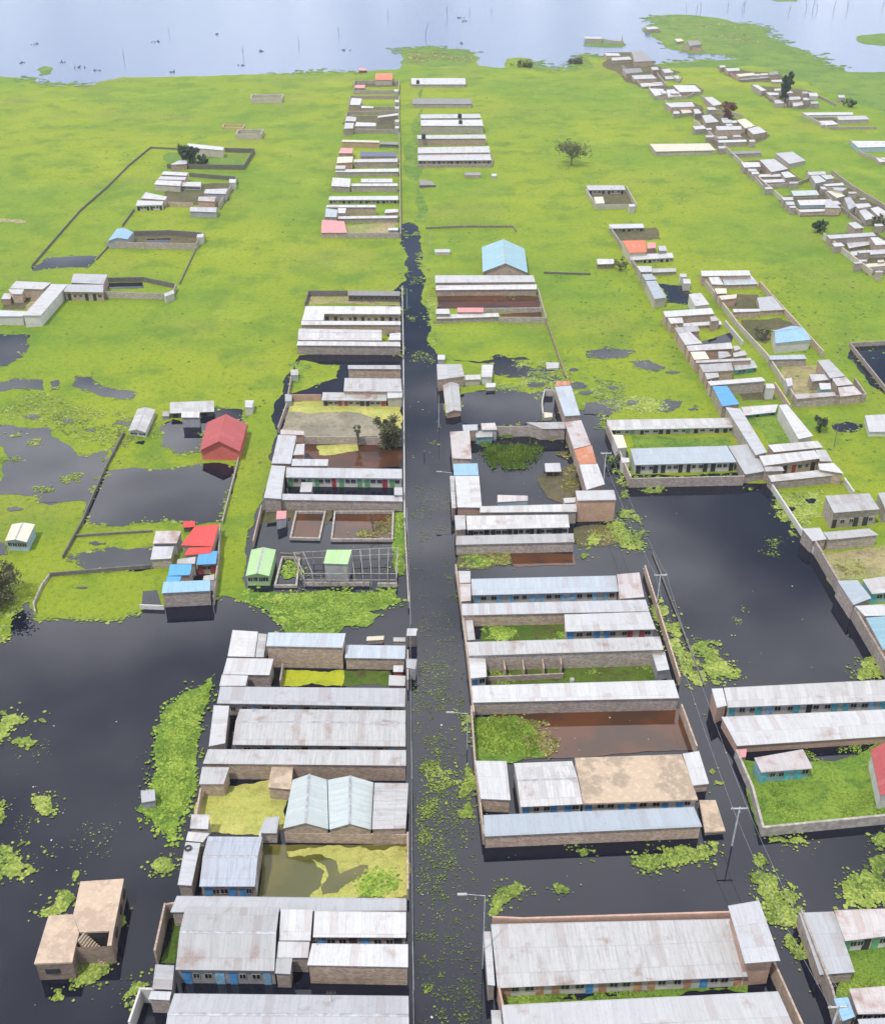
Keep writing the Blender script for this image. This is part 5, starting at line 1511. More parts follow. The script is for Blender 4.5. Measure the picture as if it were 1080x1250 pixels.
wall('walls of the third plot in the left column', '420,163 487,163 487,140 424,141', 1.7, 'stone', .3, True)
wall('front wall of the pink roof plot', '424,291 487,291', 1.7, 'stone', .3)
wall('street wall along the near end of the left column', '487.5,166 489,291', 1.6, 'stone', .3)
for k, (x, y, lb) in enumerate(((482, 122, 'small white street booth of the second plot'), (482, 130, 'lower white street booth of the second plot'), (482, 146, 'upper white street booth of the third plot'),
                                (482, 154, 'lower white street booth of the third plot'), (481, 109, 'white street booth of the first plot'))):
    H(lb, f'{x},{y} {x+5},{y} {x+5},{y+2.6} {x},{y+2.6}', 'white', 'whitewall', h=2.4, name='booth', cat='booth', over=.1)

# ---------------------------------------------------------------- far middle columns, right side
G = 'rows of the far right street column'
H('lone white ridged row near the lake right of the drowned street', '501.4,95.3 567.4,95.3 568.5,103 502.4,103', 'white', 'stone', yb=107, group=G, gable='x', rise=.6)
H('grey roofless looking row behind the paired white rows', '503.5,120 575,120.5 576,127 503.5,127', 'old', 'stone', yb=132, group=G)
H('upper of the paired white rows with black tanks', '513,139.6 585.5,139 586.6,144 513.5,144.5', 'white', 'stone', h=2.8, group=G)
H('lower of the paired white rows on a tall grey wall', '513.5,146.3 588,146 590,153.5 513.7,153.5', 'white', 'stone', yb=163, group=G)
H('single white row on a brown wall in the right street column', '509,164.9 592.5,164.2 593,169 510,169.4', 'white', 'tan', yb=178, group=G)
H('back white roof of the last row in the right street column', '510,180 597,178.5 598,186 510,187', 'white', 'tan', h=2.8, group=G)
H('front white roof above dark openings in the right street column', '510,187.8 598,187 600,195.5 510,196', 'white', 'stone', yb=202, group=G, rooms=8, doors=('dark',))
H('small roofless brown block on the grass below the white rows', '567,210.5 586,210.5 586.6,214 567,214', 'old', 'tan', yb=217.5, name='ruin', cat='ruin', over=.1)
H('tiny white booth right of the roofless brown block', '600,212 606,212 606,215 600,215', 'white', 'whitewall', yb=218, name='booth', cat='booth', over=.1)
H('grey rubble hut at the corner of the drowned street', '512,219 526,221 532,226 512,226', 'old', 'darkwall', yb=228.5, name='ruin', cat='ruin', over=.1)
wall('front wall of the last row in the right street column', '510,204.5 600,204.5 602,196', 1.3, 'stone', .3)
for k, (x, y) in enumerate(((561, 143), (562, 151), (517, 168), (510, 101.5))):
    g = U(x, y, 3.3)
    b = MB(); b.tube((0, 0, 3.0), (0, 0, 4.6), .9, .85, 12); b.tube((0, 0, 4.6), (0, 0, 4.9), .85, .3, 12)
    tag(b.build('water_tank', M['tank'], None, (0, 0, 0), (g.x, g.y, 0)), ('black tank on the upper of the paired white rows', 'black tank on the lower of the paired white rows',
        'black tank at the left end of the single white row', 'black tank at the left end of the lone lakeside row')[k], 'water tank', 'black water tanks on far roofs')

# ---------------------------------------------------------------- right of the canal, mid distance
H('large pale teal gabled hall on the meadow right of the canal', '588,301.5 640,303.5 644,333 589,332', 'teal', 'tan', h=3.0, gable='y', rise=2.6, name='gabled_hall', cat='hall', over=.4)
H('tiny white kiosk left of the teal gabled hall', '530,304 549,304 549.5,308 531,308', 'white', 'creamwall', yb=312, name='kiosk', cat='kiosk', over=.1)
G = 'rows below the teal hall'
H('back white roof just below the teal gabled hall', '531,336 651,336 653,344 531,345', 'white', 'tan', h=2.8, group=G)
H('front white roof on the stone wall below the teal gabled hall', '532,348.3 655,347 655,353 532,354', 'white', 'tan', yb=362, group=G)
H('red rusted tin roof inside the brown pond plot', '558,375.5 590,375.5 590,381 558,381', 'pink', 'tan', h=2.3, group=G)
H('white front roof of the brown pond plot', '533,384 608,382 609,386.5 533,389', 'white', 'stone', yb=395.5, group=G)
H('small white roof at the canal corner of the brown pond plot', '532,377 548,377 549,383 532,383', 'white', 'stone', h=2.5, group=G)
wall('stone wall closing the brown pond plot on the right', '609,394 666,394.5 656,358', 1.6, 'stone')
wall('middle wall across the brown pond plot', '590,382 660,381', 1.3, 'stone')
wall('thin fence line on the meadow above the teal hall', '520,280 560,278 626,278 630,284', .7, 'wood', .25, name='fence', cat='fence')
wall('straggling fence down the meadow right of the white rows', '667,395 690,462', .7, 'wood', .25, name='fence', cat='fence')
wall('thin field wall in the right meadow', '664,334 720,336', .6, 'darkwall', .3)

# ---------------------------------------------------------------- lone houses and first right lane
G = 'lane houses with the coral roof'
H('white roof of the lone walled house in the right meadow', '715.5,226.3 760.7,226 763,231.5 717.8,232', 'white', 'creamwall', yb=238, rooms=4, doors=('dark',), name='lone_house')
H('pinkish white side roof of the lone walled house', '724.4,240.4 735.5,240 737.8,248 727.4,248.5', 'cream', 'whitewall', yb=255, name='lone_house')
wall('plot walls of the lone house in the right meadow', '764,233 776,255 727,256 715,236', 1.6, 'creamwall', .3)
H('small corner booth of the lone walled house', '767,249 775,249 775,252 768,252.5', 'white', 'whitewall', h=2.2, name='booth', cat='booth', over=.1)
H('white roof at the top of the coral roofed plot', '743,273.7 784.4,273 786,278 743.7,279', 'white', 'creamwall', yb=284, group=G, rooms=4, doors=('dark',))
H('coral painted roof of the lane house', '759,293.7 786.7,293 789,307.5 768,308.7', 'coral', 'creamwall', h=2.8, group=G, axis='t', drop=.8)
H('small pink roof right of the coral roof', '789.5,296 800,296 800,302.5 789.8,303.5', 'pink', 'pinkwall', h=2.6, group=G)
H('white roofed row with dark doors in front of the coral roof', '767.4,310.7 820,308.5 822,314.4 769.6,317.4', 'white', 'whitewall', yb=323, rooms=5, doors=('dark',), group=G)
H('white scrap roof at the right of the coral roofed plot', '803,300 812,300 814,306 804,306', 'white', 'tin', h=2.5, group=G)
H('purplish grey roof at the top of the small walled pond', '777,324.8 795,324.8 795.5,331.5 781.5,332', 'grey', 'stone', h=2.5, group=G)
H('pale roof along the top of the small walled pond', '795.5,328 824.4,327 825,331.5 796,332.5', 'grey', 'stone', yb=337, group=G)
H('short pale blue roof left of the small walled pond', '783,335 795,334.4 802,341 787.4,342', 'blueish', 'stone', h=2.6, group=G)
H('long pale blue roof down the left side of the small walled pond', '787.4,343 800.7,342.6 813,363 798.5,365', 'blueish', 'creamwall', h=2.7, group=G, axis='s', drop=.2)
H('clean white roof right of the small walled pond', '840,359 855,357.5 865.5,371.5 848,373.7', 'white', 'whitewall', h=2.8, group=G, axis='t', drop=.3)
H('white shed on stilts alone in the meadow', '728,316 748,316 749.6,322 729,322.6', 'white', 'wood', yb=329, name='shed', cat='shed')
H('white booth at the upper right of the small walled pond', '829,334 837,334 838,338 830,338', 'white', 'whitewall', h=2, name='booth', cat='booth', over=.1)
H('lower white booth at the right of the small walled pond', '833,340 842,341 843,346 834,346', 'white', 'whitewall', h=2, name='booth', cat='booth', over=.1)
H('long cream walled hall alone in the right meadow', '792.7,175.7 865,175 873.3,183.3 800,185', 'cream', 'creamwall', yb=190.8, name='cream_hall', cat='hall')
wall('left lane wall beside the coral roof and small pond', '744,282 768,318 801,372', 1.5, 'stone', .3)

G = 'tight row of roofs along the second lane'
H('broad top roof of the second lane row', '809,380 868,376 871.5,383 812,387', 'white', 'tan', h=2.8, group=G)
H('left roof beside the dark courtyard slot of the second lane', '814.5,388 832,387.5 834,394 818.5,395', 'white', 'tan', h=2.6, group=G)
H('right roof beside the dark courtyard slot of the second lane', '866,386.5 873,386 878,391 868,392', 'white', 'tan', h=2.6, group=G)
H('thin front roof below the dark courtyard slot', '819.5,395.5 879,391.5 881,396 822,399', 'white', 'tan', yb=404, group=G, axis='t')
H('white corner roof above the dark wet courtyard', '823,400 851,397.5 854,404 827,406.5', 'white', 'tan', h=2.7, group=G)
H('white roof slanting down the left of the dark wet courtyard', '827,407 842,405 857,419 836,421', 'white', 'tan', h=2.7, group=G, axis='t')
H('wide pale roof just below the dark wet courtyard', '837,422 891.5,418 894,425.5 840,428.5', 'white', 'pinkwall', h=2.8, group=G)
H('left pinkish roof below the wide pale roof', '842,429.5 860,429 865.5,438 847,439', 'cream', 'tan', h=2.6, group=G, axis='t')
H('middle small roof below the wide pale roof', '876,429 888,429 892,434.5 877,438', 'white', 'tan', h=2.6, group=G)
H('upper right small roof by the lane in the tight row', '894,422.6 901,422 904,426 896,428', 'white', 'tan', h=2.6, group=G, name='hut', cat='hut')
H('lower right small roof by the lane in the tight row', '894,431 908.5,427.5 912,433 895,436', 'white', 'tan', h=2.6, group=G)
H('thin pale roof across the lower middle of the tight row', '848.5,440 916,436.7 916.7,439.6 849,443', 'white', 'tan', h=2.7, group=G)
H('left large pinkish roof above the teal walled rooms', '853,445 892,442.6 895,452 858,454.4', 'white', 'tan', h=2.8, group=G)
H('right large white roof above the teal walled rooms', '893.7,442.6 919.6,439.8 924,448.5 896.7,452', 'white', 'tealwall', yb=459, rooms=3, doors=('teal',), group=G)
H('small white roof left of the teal walled rooms', '859.6,455.3 876,455 877.4,460 862.6,463', 'white', 'tan', h=2.6, group=G)
H('long white roof just above the bright blue roof', '863,465.6 929,460.3 934.4,465 867,470.5', 'white', 'stone', h=2.8, group=G)
H('bright azure roof at the lower end of the tight row', '869,471.5 887,471 902,493 881,496', 'blue', 'tan', h=2.7, group=G, axis='s', drop=.15)
H('white corner tower shed beside the brown grassy yard', '934,468 944,468.5 945.5,474 935,474', 'white', 'whitewall', h=2.8, group=G, name='shed', cat='shed', over=.1)
wall('long tan wall down the left side of the tight row', '810,389 838,426 862,470 888,510', 2.3, 'tan', .3)
wall('right lane wall beside the brown grassy yard', '944,476 962,503', 1.8, 'tan', .3)
wall('white lane wall segments beside the dark wet courtyard', '884,398 905,423', 1.5, 'whitewall', .3)

G = 'roofs of the white courtyard compound'
H('long white roof at the back of the white courtyard compound', '740,512.5 892,510 898,521.5 743,525', 'white', 'whitewall', yb=533, rooms=9, doors=('dark', 'green', 'dark', 'dark'), group=G)
H('white side roof at the left end of the compound courtyard', '747,530.5 760,531 765,546 753.5,547', 'cream', 'whitewall', h=2.6, group=G, axis='s')
H('long bluish white roof above a row of dark doors', '769,547.5 886.5,544 898.5,564 774.5,567.6', 'blueish', 'whitewall', yb=579, rooms=8, doors=('dark',), group=G)
H('white booth at the left end of the dark door row', '757,558 767,559 768,564 759,565', 'white', 'whitewall', h=2.3, group=G, name='booth', cat='booth', over=.1)
H('broad pale blue grey roof turning the corner of the compound', '888,544.6 914,541.8 934,575 909,579', 'grey', 'stone', yb=591, group=G, axis='t', drop=.3)
H('long diagonal grey roof left of the square of grass', '885,497 903.3,498.7 936,552 922,555.5', 'grey', 'stone', h=2.9, group=G, axis='s', drop=.2)
H('white roof along the top of the square of grass', '904,496.8 949,493.5 946,503 908,507', 'white', 'tealwall', yb=512, rooms=4, doors=('teal', 'dark'), group=G)
H('stepped white roof down the right of the square of grass', '950,494.4 960,493.5 992,532 974,536', 'white', 'whitewall', h=2.8, group=G, axis='s', drop=.3)
H('white roof closing the bottom of the square of grass', '936.7,543 997,538 1004,546 944,552', 'white', 'tan', h=2.8, group=G)
H('wide pale roof above the red doored slot', '926,556.5 993.5,549.5 1000,559.5 932,568.5', 'white', 'tan', h=2.8, group=G, rooms=4, doors=('red', 'dark'))
H('short white roof at the right end of the red doored slot', '994.5,549 1007,549 1015,563 1000.5,563', 'white', 'tan', h=2.7, group=G, axis='t')
H('little white roof at the left end of the red doored slot', '932,569.5 954,569.5 957,574.5 934,575.5', 'white', 'tan', h=2.5, group=G)
H('front white roof on the stone wall at the pond corner', '936.7,580.5 997,574 1029,579 941,588', 'white', 'stone', yb=599, group=G)
H('upper right white roof at the pond corner', '998,566 1017,565 1029.5,578 1000,573.5', 'white', 'tan', h=2.7, group=G, axis='t')
wall('low front wall of the dark door row above the big pond', '768,595 905,592', 1.9, 'stone', .3)
wall('left wall of the white courtyard compound along the flooded lane', '740,528 768,594', 2.2, 'stone', .3)
wall('white slanting wall between the big pond and its weedy corner', '937,592 992,676', 1.2, 'whitewall', .3)
wall('short white wall right of the stone fronted roof', '1029,590 1040,606', 1.2, 'whitewall', .3)

# ---------------------------------------------------------------- third lane
G = 'houses of the third lane'
H('white roof at the far end of the third lane', '855,330.4 914,330 916,336 856,337', 'white', 'tan', h=2.8, group=G)
H('bluish broad roof below the far white roof of the third lane', '880,337.8 917,336.8 925,346.5 884,348', 'blueish', 'tan', yb=354, group=G)
H('white roof at the left below the far white roof of the third lane', '864.5,338.5 876.7,338 883,347.5 868.5,347', 'white', 'tan', h=2.7, group=G, axis='t')
H('small cream roof at the lane side of the third lane', '871.6,352 886,352 886.5,358 874.6,358.5', 'cream', 'tan', h=2.5, group=G)
H('lavender square roof at the right of the third lane', '923.5,363.4 942,361.3 957,378 927.6,379.5', 'grey', 'tan', yb=386, group=G, axis='t')
H('thin white front roof on the tall brown wall of the third lane', '894,377 927,377 927.3,380 895,381', 'white', 'tan', yb=389.5, group=G)
H('scrappy cream roofs above the cluttered courtyard', '877,361 899,359 898,364 880,366', 'cream', 'pinkwall', h=2.4, group=G)
r = H('light blue hipped house with a white verandah roof in the third lane', '942,404 966,397.5 990,414.5 946,419', 'sky', 'whitewall', h=2.8, gable='x', rise=1.4, name='blue_house', over=.3)
H('', '959,417 978,413 988,421 959,422.5', 'white', 'whitewall', yb=427.5, root=r)
H('dull teal grey roof below the light blue hipped house', '938,434 980.6,432.6 984.6,438 939,439', 'blueish', 'stone', yb=449, group=G)
H('upper lavender roof at the right of the ochre yard', '997,440 1011,438.7 1031,459 1013,461.5', 'grey', 'tan', h=2.8, group=G, axis='s')
H('lower white roof at the right of the ochre yard', '1015,462 1032,460.3 1040.6,469 1021,471', 'white', 'tan', h=2.7, group=G)
H('white roof in the middle of the ochre yard', '986.7,456.7 1006,456.7 1011,463.5 990.7,465.5', 'white', 'tan', h=2.5, group=G)
H('pale booth in the ochre yard', '999,467.5 1013,467.5 1014,475 1001,475.5', 'white', 'tealwall', h=2.3, group=G, name='booth', cat='booth', over=.1)
H('rusty brown roof remnant at the right corner of the third lane', '1022,473 1042,471 1052,481 1025,484', 'rusty', 'tan', h=2.3, group=G)
H('dull roof along the near wall of the third lane', '968,481 1018,478.5 1020,483 972,487', 'rusty', 'stone', h=2.3, group=G)
H('white huddle of tin at the left of the ochre yard', '958,462 966,461 967,470 961,472', 'white', 'whitewall', h=2.2, group=G, name='shack', cat='shack', over=.1)
wall('near stone wall of the third lane plot', '967,492 975,497 1054,491 1041,472', 2.0, 'stone', .3)
wall('white flecked lane wall on the left of the third lane', '857,345 898,400 935,440 970,494', 1.7, 'creamwall', .3)
wall('right wall of the third lane behind the blue house', '926,350 960,388 1003,436', 1.6, 'tan', .3)
wall('wall around the pond at the right edge', '1090,421 1036,424 1086,487', 1.2, 'stone', .25)

# ---------------------------------------------------------------- right edge
G = 'right edge houses'
r = H('two storey stone block with a white roof beside the big pond', '1006.4,605 1060,602 1073,621.5 1017,626', 'white', 'stone', yb=648, group=G, name='storeyed_house', rooms=3, doors=('dark',), drop=.3)
H('lower left white roof in front of the two storey block', '978,645 1000,644 1008.6,658 991,660.5', 'white', 'stone', yb=676, group=G, axis='t')
H('lower right white roof in front of the two storey block', '1004,649.6 1060,645 1072,653 1011,659', 'white', 'stone', yb=674, group=G)
H('white roof at the right edge beside the two storey block', '1071,602 1088,600 1098,618 1080,622', 'white', 'stone', h=2.7, group=G)
H('pale blue grey roof behind the long slanting wall', '1021.5,709 1046,708 1063,730 1041,738.5', 'blueish', 'stone', h=2.6, group=G, axis='s')
H('white roof above the teal roof at the right edge', '1043,739.5 1088,737 1096,751 1055,752', 'white', 'stone', h=2.6, group=G)
H('bright teal roof at the right edge', '1056,754 1092,751 1110,790 1077,793', 'teal', 'pinkwall', h=2.5, group=G, axis='s')
H('white roof over teal doors at the right edge', '1052,707 1087,702.5 1096,722 1063.6,725', 'white', 'tealwall', yb=736, group=G, rooms=2, doors=('teal',))
H('crooked white roofed house by the puddle at the right edge', '1055,507 1090,505 1092,527 1060,527', 'white', 'whitewall', yb=534, group=G, axis='t')
wall('long slanting stone wall along the right side of the big pond', '988,668 1000,688 1083,832', 2.3, 'stone', .35)
H('long white roof above teal doors at the foot of the big pond', '883,839.5 1092,829 1097,855 888,863.5', 'white', 'whitewall', yb=871, rooms=9, doors=('teal', 'teal', 'sky', 'teal', 'dark'), group=G)
H('small white end roof with pink walls at the pond corner', '868,840.6 881.5,840 886.6,861 874.6,864', 'white', 'pinkwall', h=2.7, group=G)
H('long white roof on a pink wall above the green lawn', '880,875 1097,865 1107,897 899,910.5', 'white', 'pinkwall', yb=921, group=G)
H('rust striped shed with teal walls on the green lawn', '920,925 979.5,914.5 991.6,938 928.6,943', 'rusty', 'tealwall', yb=948, rooms=3, doors=('teal',), name='shed', cat='shed', group=G)
H('red roofed house cut by the right edge of the lawn', '1062,915 1122,902 1134,962 1074,972', 'maroon', 'whitewall', h=2.8, gable='y', rise=1.5, name='red_house', over=.5)
H('tiny pink hut in the corner of the lawn', '897,915 911,914 910,924 899,925', 'pink', 'tan', yb=930, name='hut', cat='hut', over=.1)
wall('low pale wall around the green lawn', '897,926 916,970 929,1020 1100,1003', 1.5, 'coping', .3)

# ---------------------------------------------------------------- upper right villages
G = 'roofs of the far right village'
FAR = [
    ('white roofed ruin standing in the lake inlet', '713,44.5 735,44.8 734,47.6 713,47', 'white', 'stone', 0),
    ('first white roof at the village edge by the lake inlet', '737,64.5 755,65 757,68 740,68', 'white', 'tan', 0),
    ('second white roof at the village edge by the lake inlet', '746,70.5 768,69 771,72.5 747,74', 'white', 'tan', 78),
    ('grey brown roof beside the lake inlet', '770,62.5 785,62.5 796,74.5 774,75.5', 'old', 'tan', 0),
    ('weathered roof below the inlet edge roofs', '759,84 781.5,83 784,88 764,90', 'old', 'tan', 0),
    ('white roof on the lane below the weathered roof', '770.4,92 796,91 801,95.7 774,96.7', 'white', 'tan', 101),
    ('dull roof in front of the inlet lane white roof', '780.6,101.8 807,100 809,104 783,106', 'white', 'stone', 109),
    ('white hut roof right of the inlet lane', '807.4,84.6 815.7,83.7 822,88 811,89', 'white', 'tan', 0),
    ('low white roof right of the inlet lane', '811,93 827.8,92 829,96 812,96.7', 'white', 'stone', 99),
    ('small white roof by the inlet water', '794,82 802,81.5 804,85 796,85.5', 'white', 'tan', 0),
    ('grey roof at the left end of the upper lane cluster', '791.7,107.8 809,108.5 813,115 799,117', 'white', 'stone', 121),
    ('white roof in the middle of the upper lane cluster', '813,109.6 822,108.7 831.5,117 815,119', 'white', 'tan', 122),
    ('scalloped white roof at the right of the upper lane cluster', '821,104 848,104 855.5,111.5 829.6,112.5', 'white', 'tan', 117),
    ('white roof at the left below the upper lane cluster', '811,125.4 844.4,124.4 848,130 818.5,131', 'white', 'tan', 0),
    ('pinkish roof below the upper lane cluster', '829.6,133 840.7,132.3 845,138 833,139', 'cream', 'stone', 142),
    ('grey roof right of the pinkish roof', '846,133 852,133 856,138 848,139', 'white', 'stone', 0),
    ('white roof beside the reddish tree', '859,119 868.5,118 881.5,127 870.4,129', 'white', 'tan', 0),
    ('upper white roof left of the brick block', '856.5,141 866.7,139.6 877,148.5 861,150', 'white', 'tan', 0),
    ('white topped brown block in the far village', '873,153.9 904,153.7 905,158 876,159', 'white', 'tan', 170),
    ('long flat roof below the brown block', '875,171.3 910,170.3 911,173 877,174', 'white', 'stone', 180),
    ('cream roof at the right of the brown block', '898.7,146.6 909,144.5 921,153.5 909,156.5', 'cream', 'tan', 0),
    ('large white roof at the right of the brown block', '911,156.8 925,154 935.4,161 919,164', 'white', 'tan', 170),
    ('roofless brown wall house in the far village', '890.6,184.5 928,183.8 929,187 892,188', 'old', 'stone', 193),
    ('left grey roof of the big village cluster', '904,198 926,198 928,203.5 908,204.4', 'white', 'stone', 0),
    ('right white roof of the big village cluster', '926.5,195 945,194 961.5,206 941,210', 'white', 'tan', 0),
    ('long white roof across the big village cluster', '921,213 951.5,212 952.5,215.5 926,216', 'white', 'tan', 221),
    ('right lower pale roof of the big village cluster', '952.5,210.5 961.5,209 971,215.5 958,217', 'white', 'stone', 0),
    ('front white roof of the big village cluster', '929,219.5 957,218.5 958,222 932,223', 'white', 'stone', 228),
    ('tall grey roofed block right of the big village cluster', '946,187 967,185 983,196 963,200', 'grey', 'creamwall', 206),
    ('pale green grey roof above the walled blue courtyard', '965,233 996,232 999.4,238 968,239', 'mint', 'stone', 243),
    ('white roof at the back of the walled blue courtyard', '972.6,244.3 1007.5,243.3 1009,250 976,250.7', 'white', 'bluewall', 255),
    ('white roof at the right of the walled blue courtyard', '1008,243.3 1013,243 1026,254 1006.5,253.3', 'white', 'tan', 0),
    ('front white roof of the walled blue courtyard', '972.6,256 1025,254.4 1025.5,257 976,259', 'white', 'tan', 264),
    ('small white roof left of the walled blue courtyard', '953,240.5 967,240.5 968,244 956,244.5', 'white', 'stone', 0),
    ('top white roof of the slanting village row', '984.6,210 1006,209 1008,212.8 987,213.7', 'white', 'creamwall', 0),
    ('second left roof of the slanting village row', '989,214.6 998.5,213.9 1008,221 995,224', 'white', 'creamwall', 0),
    ('second right roof of the slanting village row', '1001,213.9 1013,213 1018,217.4 1008,219', 'white', 'creamwall', 0),
    ('third white roof of the slanting village row', '1004,225 1028,223 1030,226 1008,227', 'white', 'creamwall', 0),
    ('fourth grey roof of the slanting village row', '1015,228.5 1033.7,229.4 1028,233 1018,232', 'grey', 'creamwall', 0),
    ('fifth cream roof of the slanting village row', '1008,233 1021,233.2 1031,239 1021,241.5', 'cream', 'creamwall', 247),
    ('sixth purplish roof of the slanting village row', '1030,241.5 1037,240 1045,251 1035.6,256', 'grey', 'creamwall', 0),
    ('seventh white roof of the slanting village row', '1041,249 1059.6,248 1063,251.7 1046.7,254.4', 'white', 'creamwall', 0),
    ('eighth left roof of the slanting village row', '1047.6,257 1056,255.4 1069,266 1056,268.5', 'white', 'creamwall', 275),
    ('eighth right roof of the slanting village row', '1061.5,254.4 1071,252 1087,262 1075,267', 'white', 'creamwall', 274),
    ('small white roof behind the near right edge plot', '1034,272 1044,271 1054,278 1043,279', 'white', 'tan', 0),
    ('long white roof at the top of the near right edge plot', '1008,287 1065,283.7 1069,287.8 1013,291.5', 'white', 'stone', 0),
    ('double white roof inside the near right edge plot', '1031,292.4 1058,291.5 1065,298 1035.6,303', 'white', 'tan', 306),
    ('right white roof inside the near right edge plot', '1061.5,289.6 1071,289.6 1087,298 1068,299', 'white', 'tan', 0),
    ('third white roof strip of the near right edge plot', '1037,307 1087,303.5 1090,309 1039,312', 'white', 'stone', 317),
    ('last pinkish roof strip of the near right edge plot', '1056,322 1087,320 1090,324 1058,326', 'cream', 'stone', 332),
    ('white roof at the start of the farthest village line', '884.5,83.4 901,83 903,86 888,87', 'white', 'tan', 0),
    ('tiny white roof at the tip of the farthest village line', '877,80 884,79.7 885.5,82 879,82.3', 'white', 'tan', 0),
    ('pinkish roof of the farthest village line', '897.7,90.7 919,88.7 922,91.6 902,93.6', 'cream', 'stone', 0),
    ('long front roof of the farthest village line', '901,94.2 938.4,92.2 938.6,94.6 902,97.7', 'white', 'stone', 100),
    ('dark topped roof at the right of the farthest village line', '937.4,88.5 947.6,87 950.6,90.5 939.4,91.6', 'old', 'tan', 0),
    ('bright white roof behind the tall dark tree', '940.5,97.7 964,96.7 964,99.7 941.5,99.7', 'white', 'tan', 103),
    ('grey roof left of the tall dark tree', '918,103.8 924,103.4 935,110 929,111', 'white', 'stone', 0),
    ('white roof just left of the tall dark tree', '935,112.5 949.6,113.4 950,116 938,116', 'white', 'tan', 120),
    ('upper white roof right of the tall dark tree', '962,118 976,118 977,121 963,122', 'white', 'tan', 0),
    ('lower white roof right of the tall dark tree', '966,124 979,124 980,128 968,130', 'white', 'tan', 133),
    ('white gabled house right of the tall dark tree', '986,113 996.5,113.4 998.5,117.5 988,117.5', 'white', 'whitewall', 122),
    ('long arcaded white roof at the far right', '978,137.4 1040,137 1041,140 982,140.5', 'white', 'whitewall', 144),
    ('right wing roof beside the arcaded white roof', '1021,142 1055.6,141 1060.6,145.6 1023,146.6', 'grey', 'stone', 152),
    ('small white roof in front of the arcaded white roof', '998.5,147.6 1015,147 1023,151.5 1002.6,153', 'white', 'creamwall', 157),
    ('long bluish roof at the far right edge', '1038,172 1088,172 1094,179 1047,180', 'white', 'bluewall', 186),
    ('small white roof below the long bluish roof', '1068,192.4 1085,192.4 1090,197 1073,198', 'white', 'tan', 202),
    ('white huts at the tip of the lake peninsula', '787,33 800,32.3 804,35 790,36', 'white', 'stone', 0),
    ('brown ruin roof on the lake peninsula', '838,50 852,49.5 856,54 842,56', 'old', 'stone', 62),
    ('yellow brown hut on the lake peninsula', '823,47.5 831,47 834,50 826,51', 'cream', 'tan', 54),
]
for lb, s, rf, wl_, yb in FAR:
    H(lb, s, rf, wl_, h=2.5, yb=yb or None, group=G, over=.15, name='village_house', drop=.2)
wall('long cream wall on the left of the brown block', '846,150 884,181', 1.6, 'creamwall', .35)
wall('lane wall of the big village cluster', '884,183 930,226 942,236', 1.6, 'creamwall', .35)
wall('lane wall of the walled blue courtyard', '944,238 975,264', 1.6, 'creamwall', .35)
wall('lane wall of the near right edge plot', '1004,292 1062,337', 1.8, 'creamwall', .35)
wall('slanting wall of the arcaded white house', '978,142 1008,158', 1.6, 'creamwall', .35)
wall('front wall of the arcaded white house', '1012,158 1068,158', 1.2, 'stone', .3)
wall('left wall of the farthest village line', '877,84 900,99', 1.5, 'pinkwall', .35)
wall('left wall of the tall dark tree plot', '916,106 958,132', 1.5, 'stone', .35)
wall('broken wall right of the white gabled house', '998,119 1020,130', 1.2, 'stone', .35)
wall('grey ruined wall in the lake inlet', '737,54 760,54 759,46', 2.0, 'stone', .4, name='ruined_wall')
wall('ruined wall on the lake peninsula', '788,37 806,40', 1.5, 'stone', .4, name='ruined_wall')
wall('front wall of the lake peninsula ruin', '832,60 856,64', 2.0, 'pinkwall', .4, name='ruined_wall')

for s, lb in (('759,83 780,104 812,106 800,90', 'plot wall of the inlet lane roofs'), ('791,108 800,122 838,121 856,112', 'plot wall of the upper lane cluster'),
              ('811,126 828,143 858,140', 'plot wall below the upper lane cluster'), ('895,192 930,231 970,228 986,222', 'plot wall in front of the big village cluster'),
              ('984,212 1012,247 1050,277', 'left wall of the slanting village row'), ('1014,212 1040,232 1090,262', 'right wall of the slanting village row'),
              ('1036,174 1050,190 1090,204', 'left wall of the long bluish roof plot'), ('1060,333 1100,333', 'front wall of the near right edge plot'),
              ('856,120 876,138 905,143', 'plot wall beside the reddish tree'), ('807,86 828,102 832,97', 'plot wall of the huts right of the inlet lane')):
    wall(lb, s, 1.5, 'stone', .3)
for s, lb in (('818,112 828,112 829,114 819,114', 'tiny roof between two roofs of the upper lane cluster'), ('862,131 872,131 874,134 864,134', 'tiny white roof left of the reddish tree'),
              ('880,146 892,146 894,150 882,150', 'tiny pale roof above the brown block'), ('845,154 858,153 862,157 848,158', 'tiny white roof at the left of the brown block'),
              ('912,206 922,206 924,209 914,209', 'tiny white roof inside the big village cluster'), ('958,246 968,246 970,250 960,250', 'tiny pale roof left inside the walled blue courtyard'),
              ('1012,246 1022,245 1026,249 1016,250', 'tiny roof right inside the walled blue courtyard'), ('1046,306 1060,305 1062,308 1048,309', 'tiny pale roof inside the near right edge plot'),
              ('1015,297 1026,296 1030,300 1018,301', 'tiny white roof at the left inside the near right edge plot'), ('912,91 926,90 928,92 914,93', 'tiny white roof inside the farthest village line'),
              ('944,122 952,122 954,125 946,125', 'tiny roof at the foot of the tall dark tree'), ('1022,116 1030,116 1031,119 1023,119', 'lone tiny roof beside the broken wall'),
              ('806,111 812,111 814,114 808,114', 'tiny grey roof inside the upper lane cluster'), ('1000,228 1006,228 1009,231 1003,231', 'tiny pale roof left of the slanting village row')):
    H(lb, s, 'white', 'stone', h=2.2, over=.1, drop=.15, name='shed', cat='shed', group='sheds of the far right village')

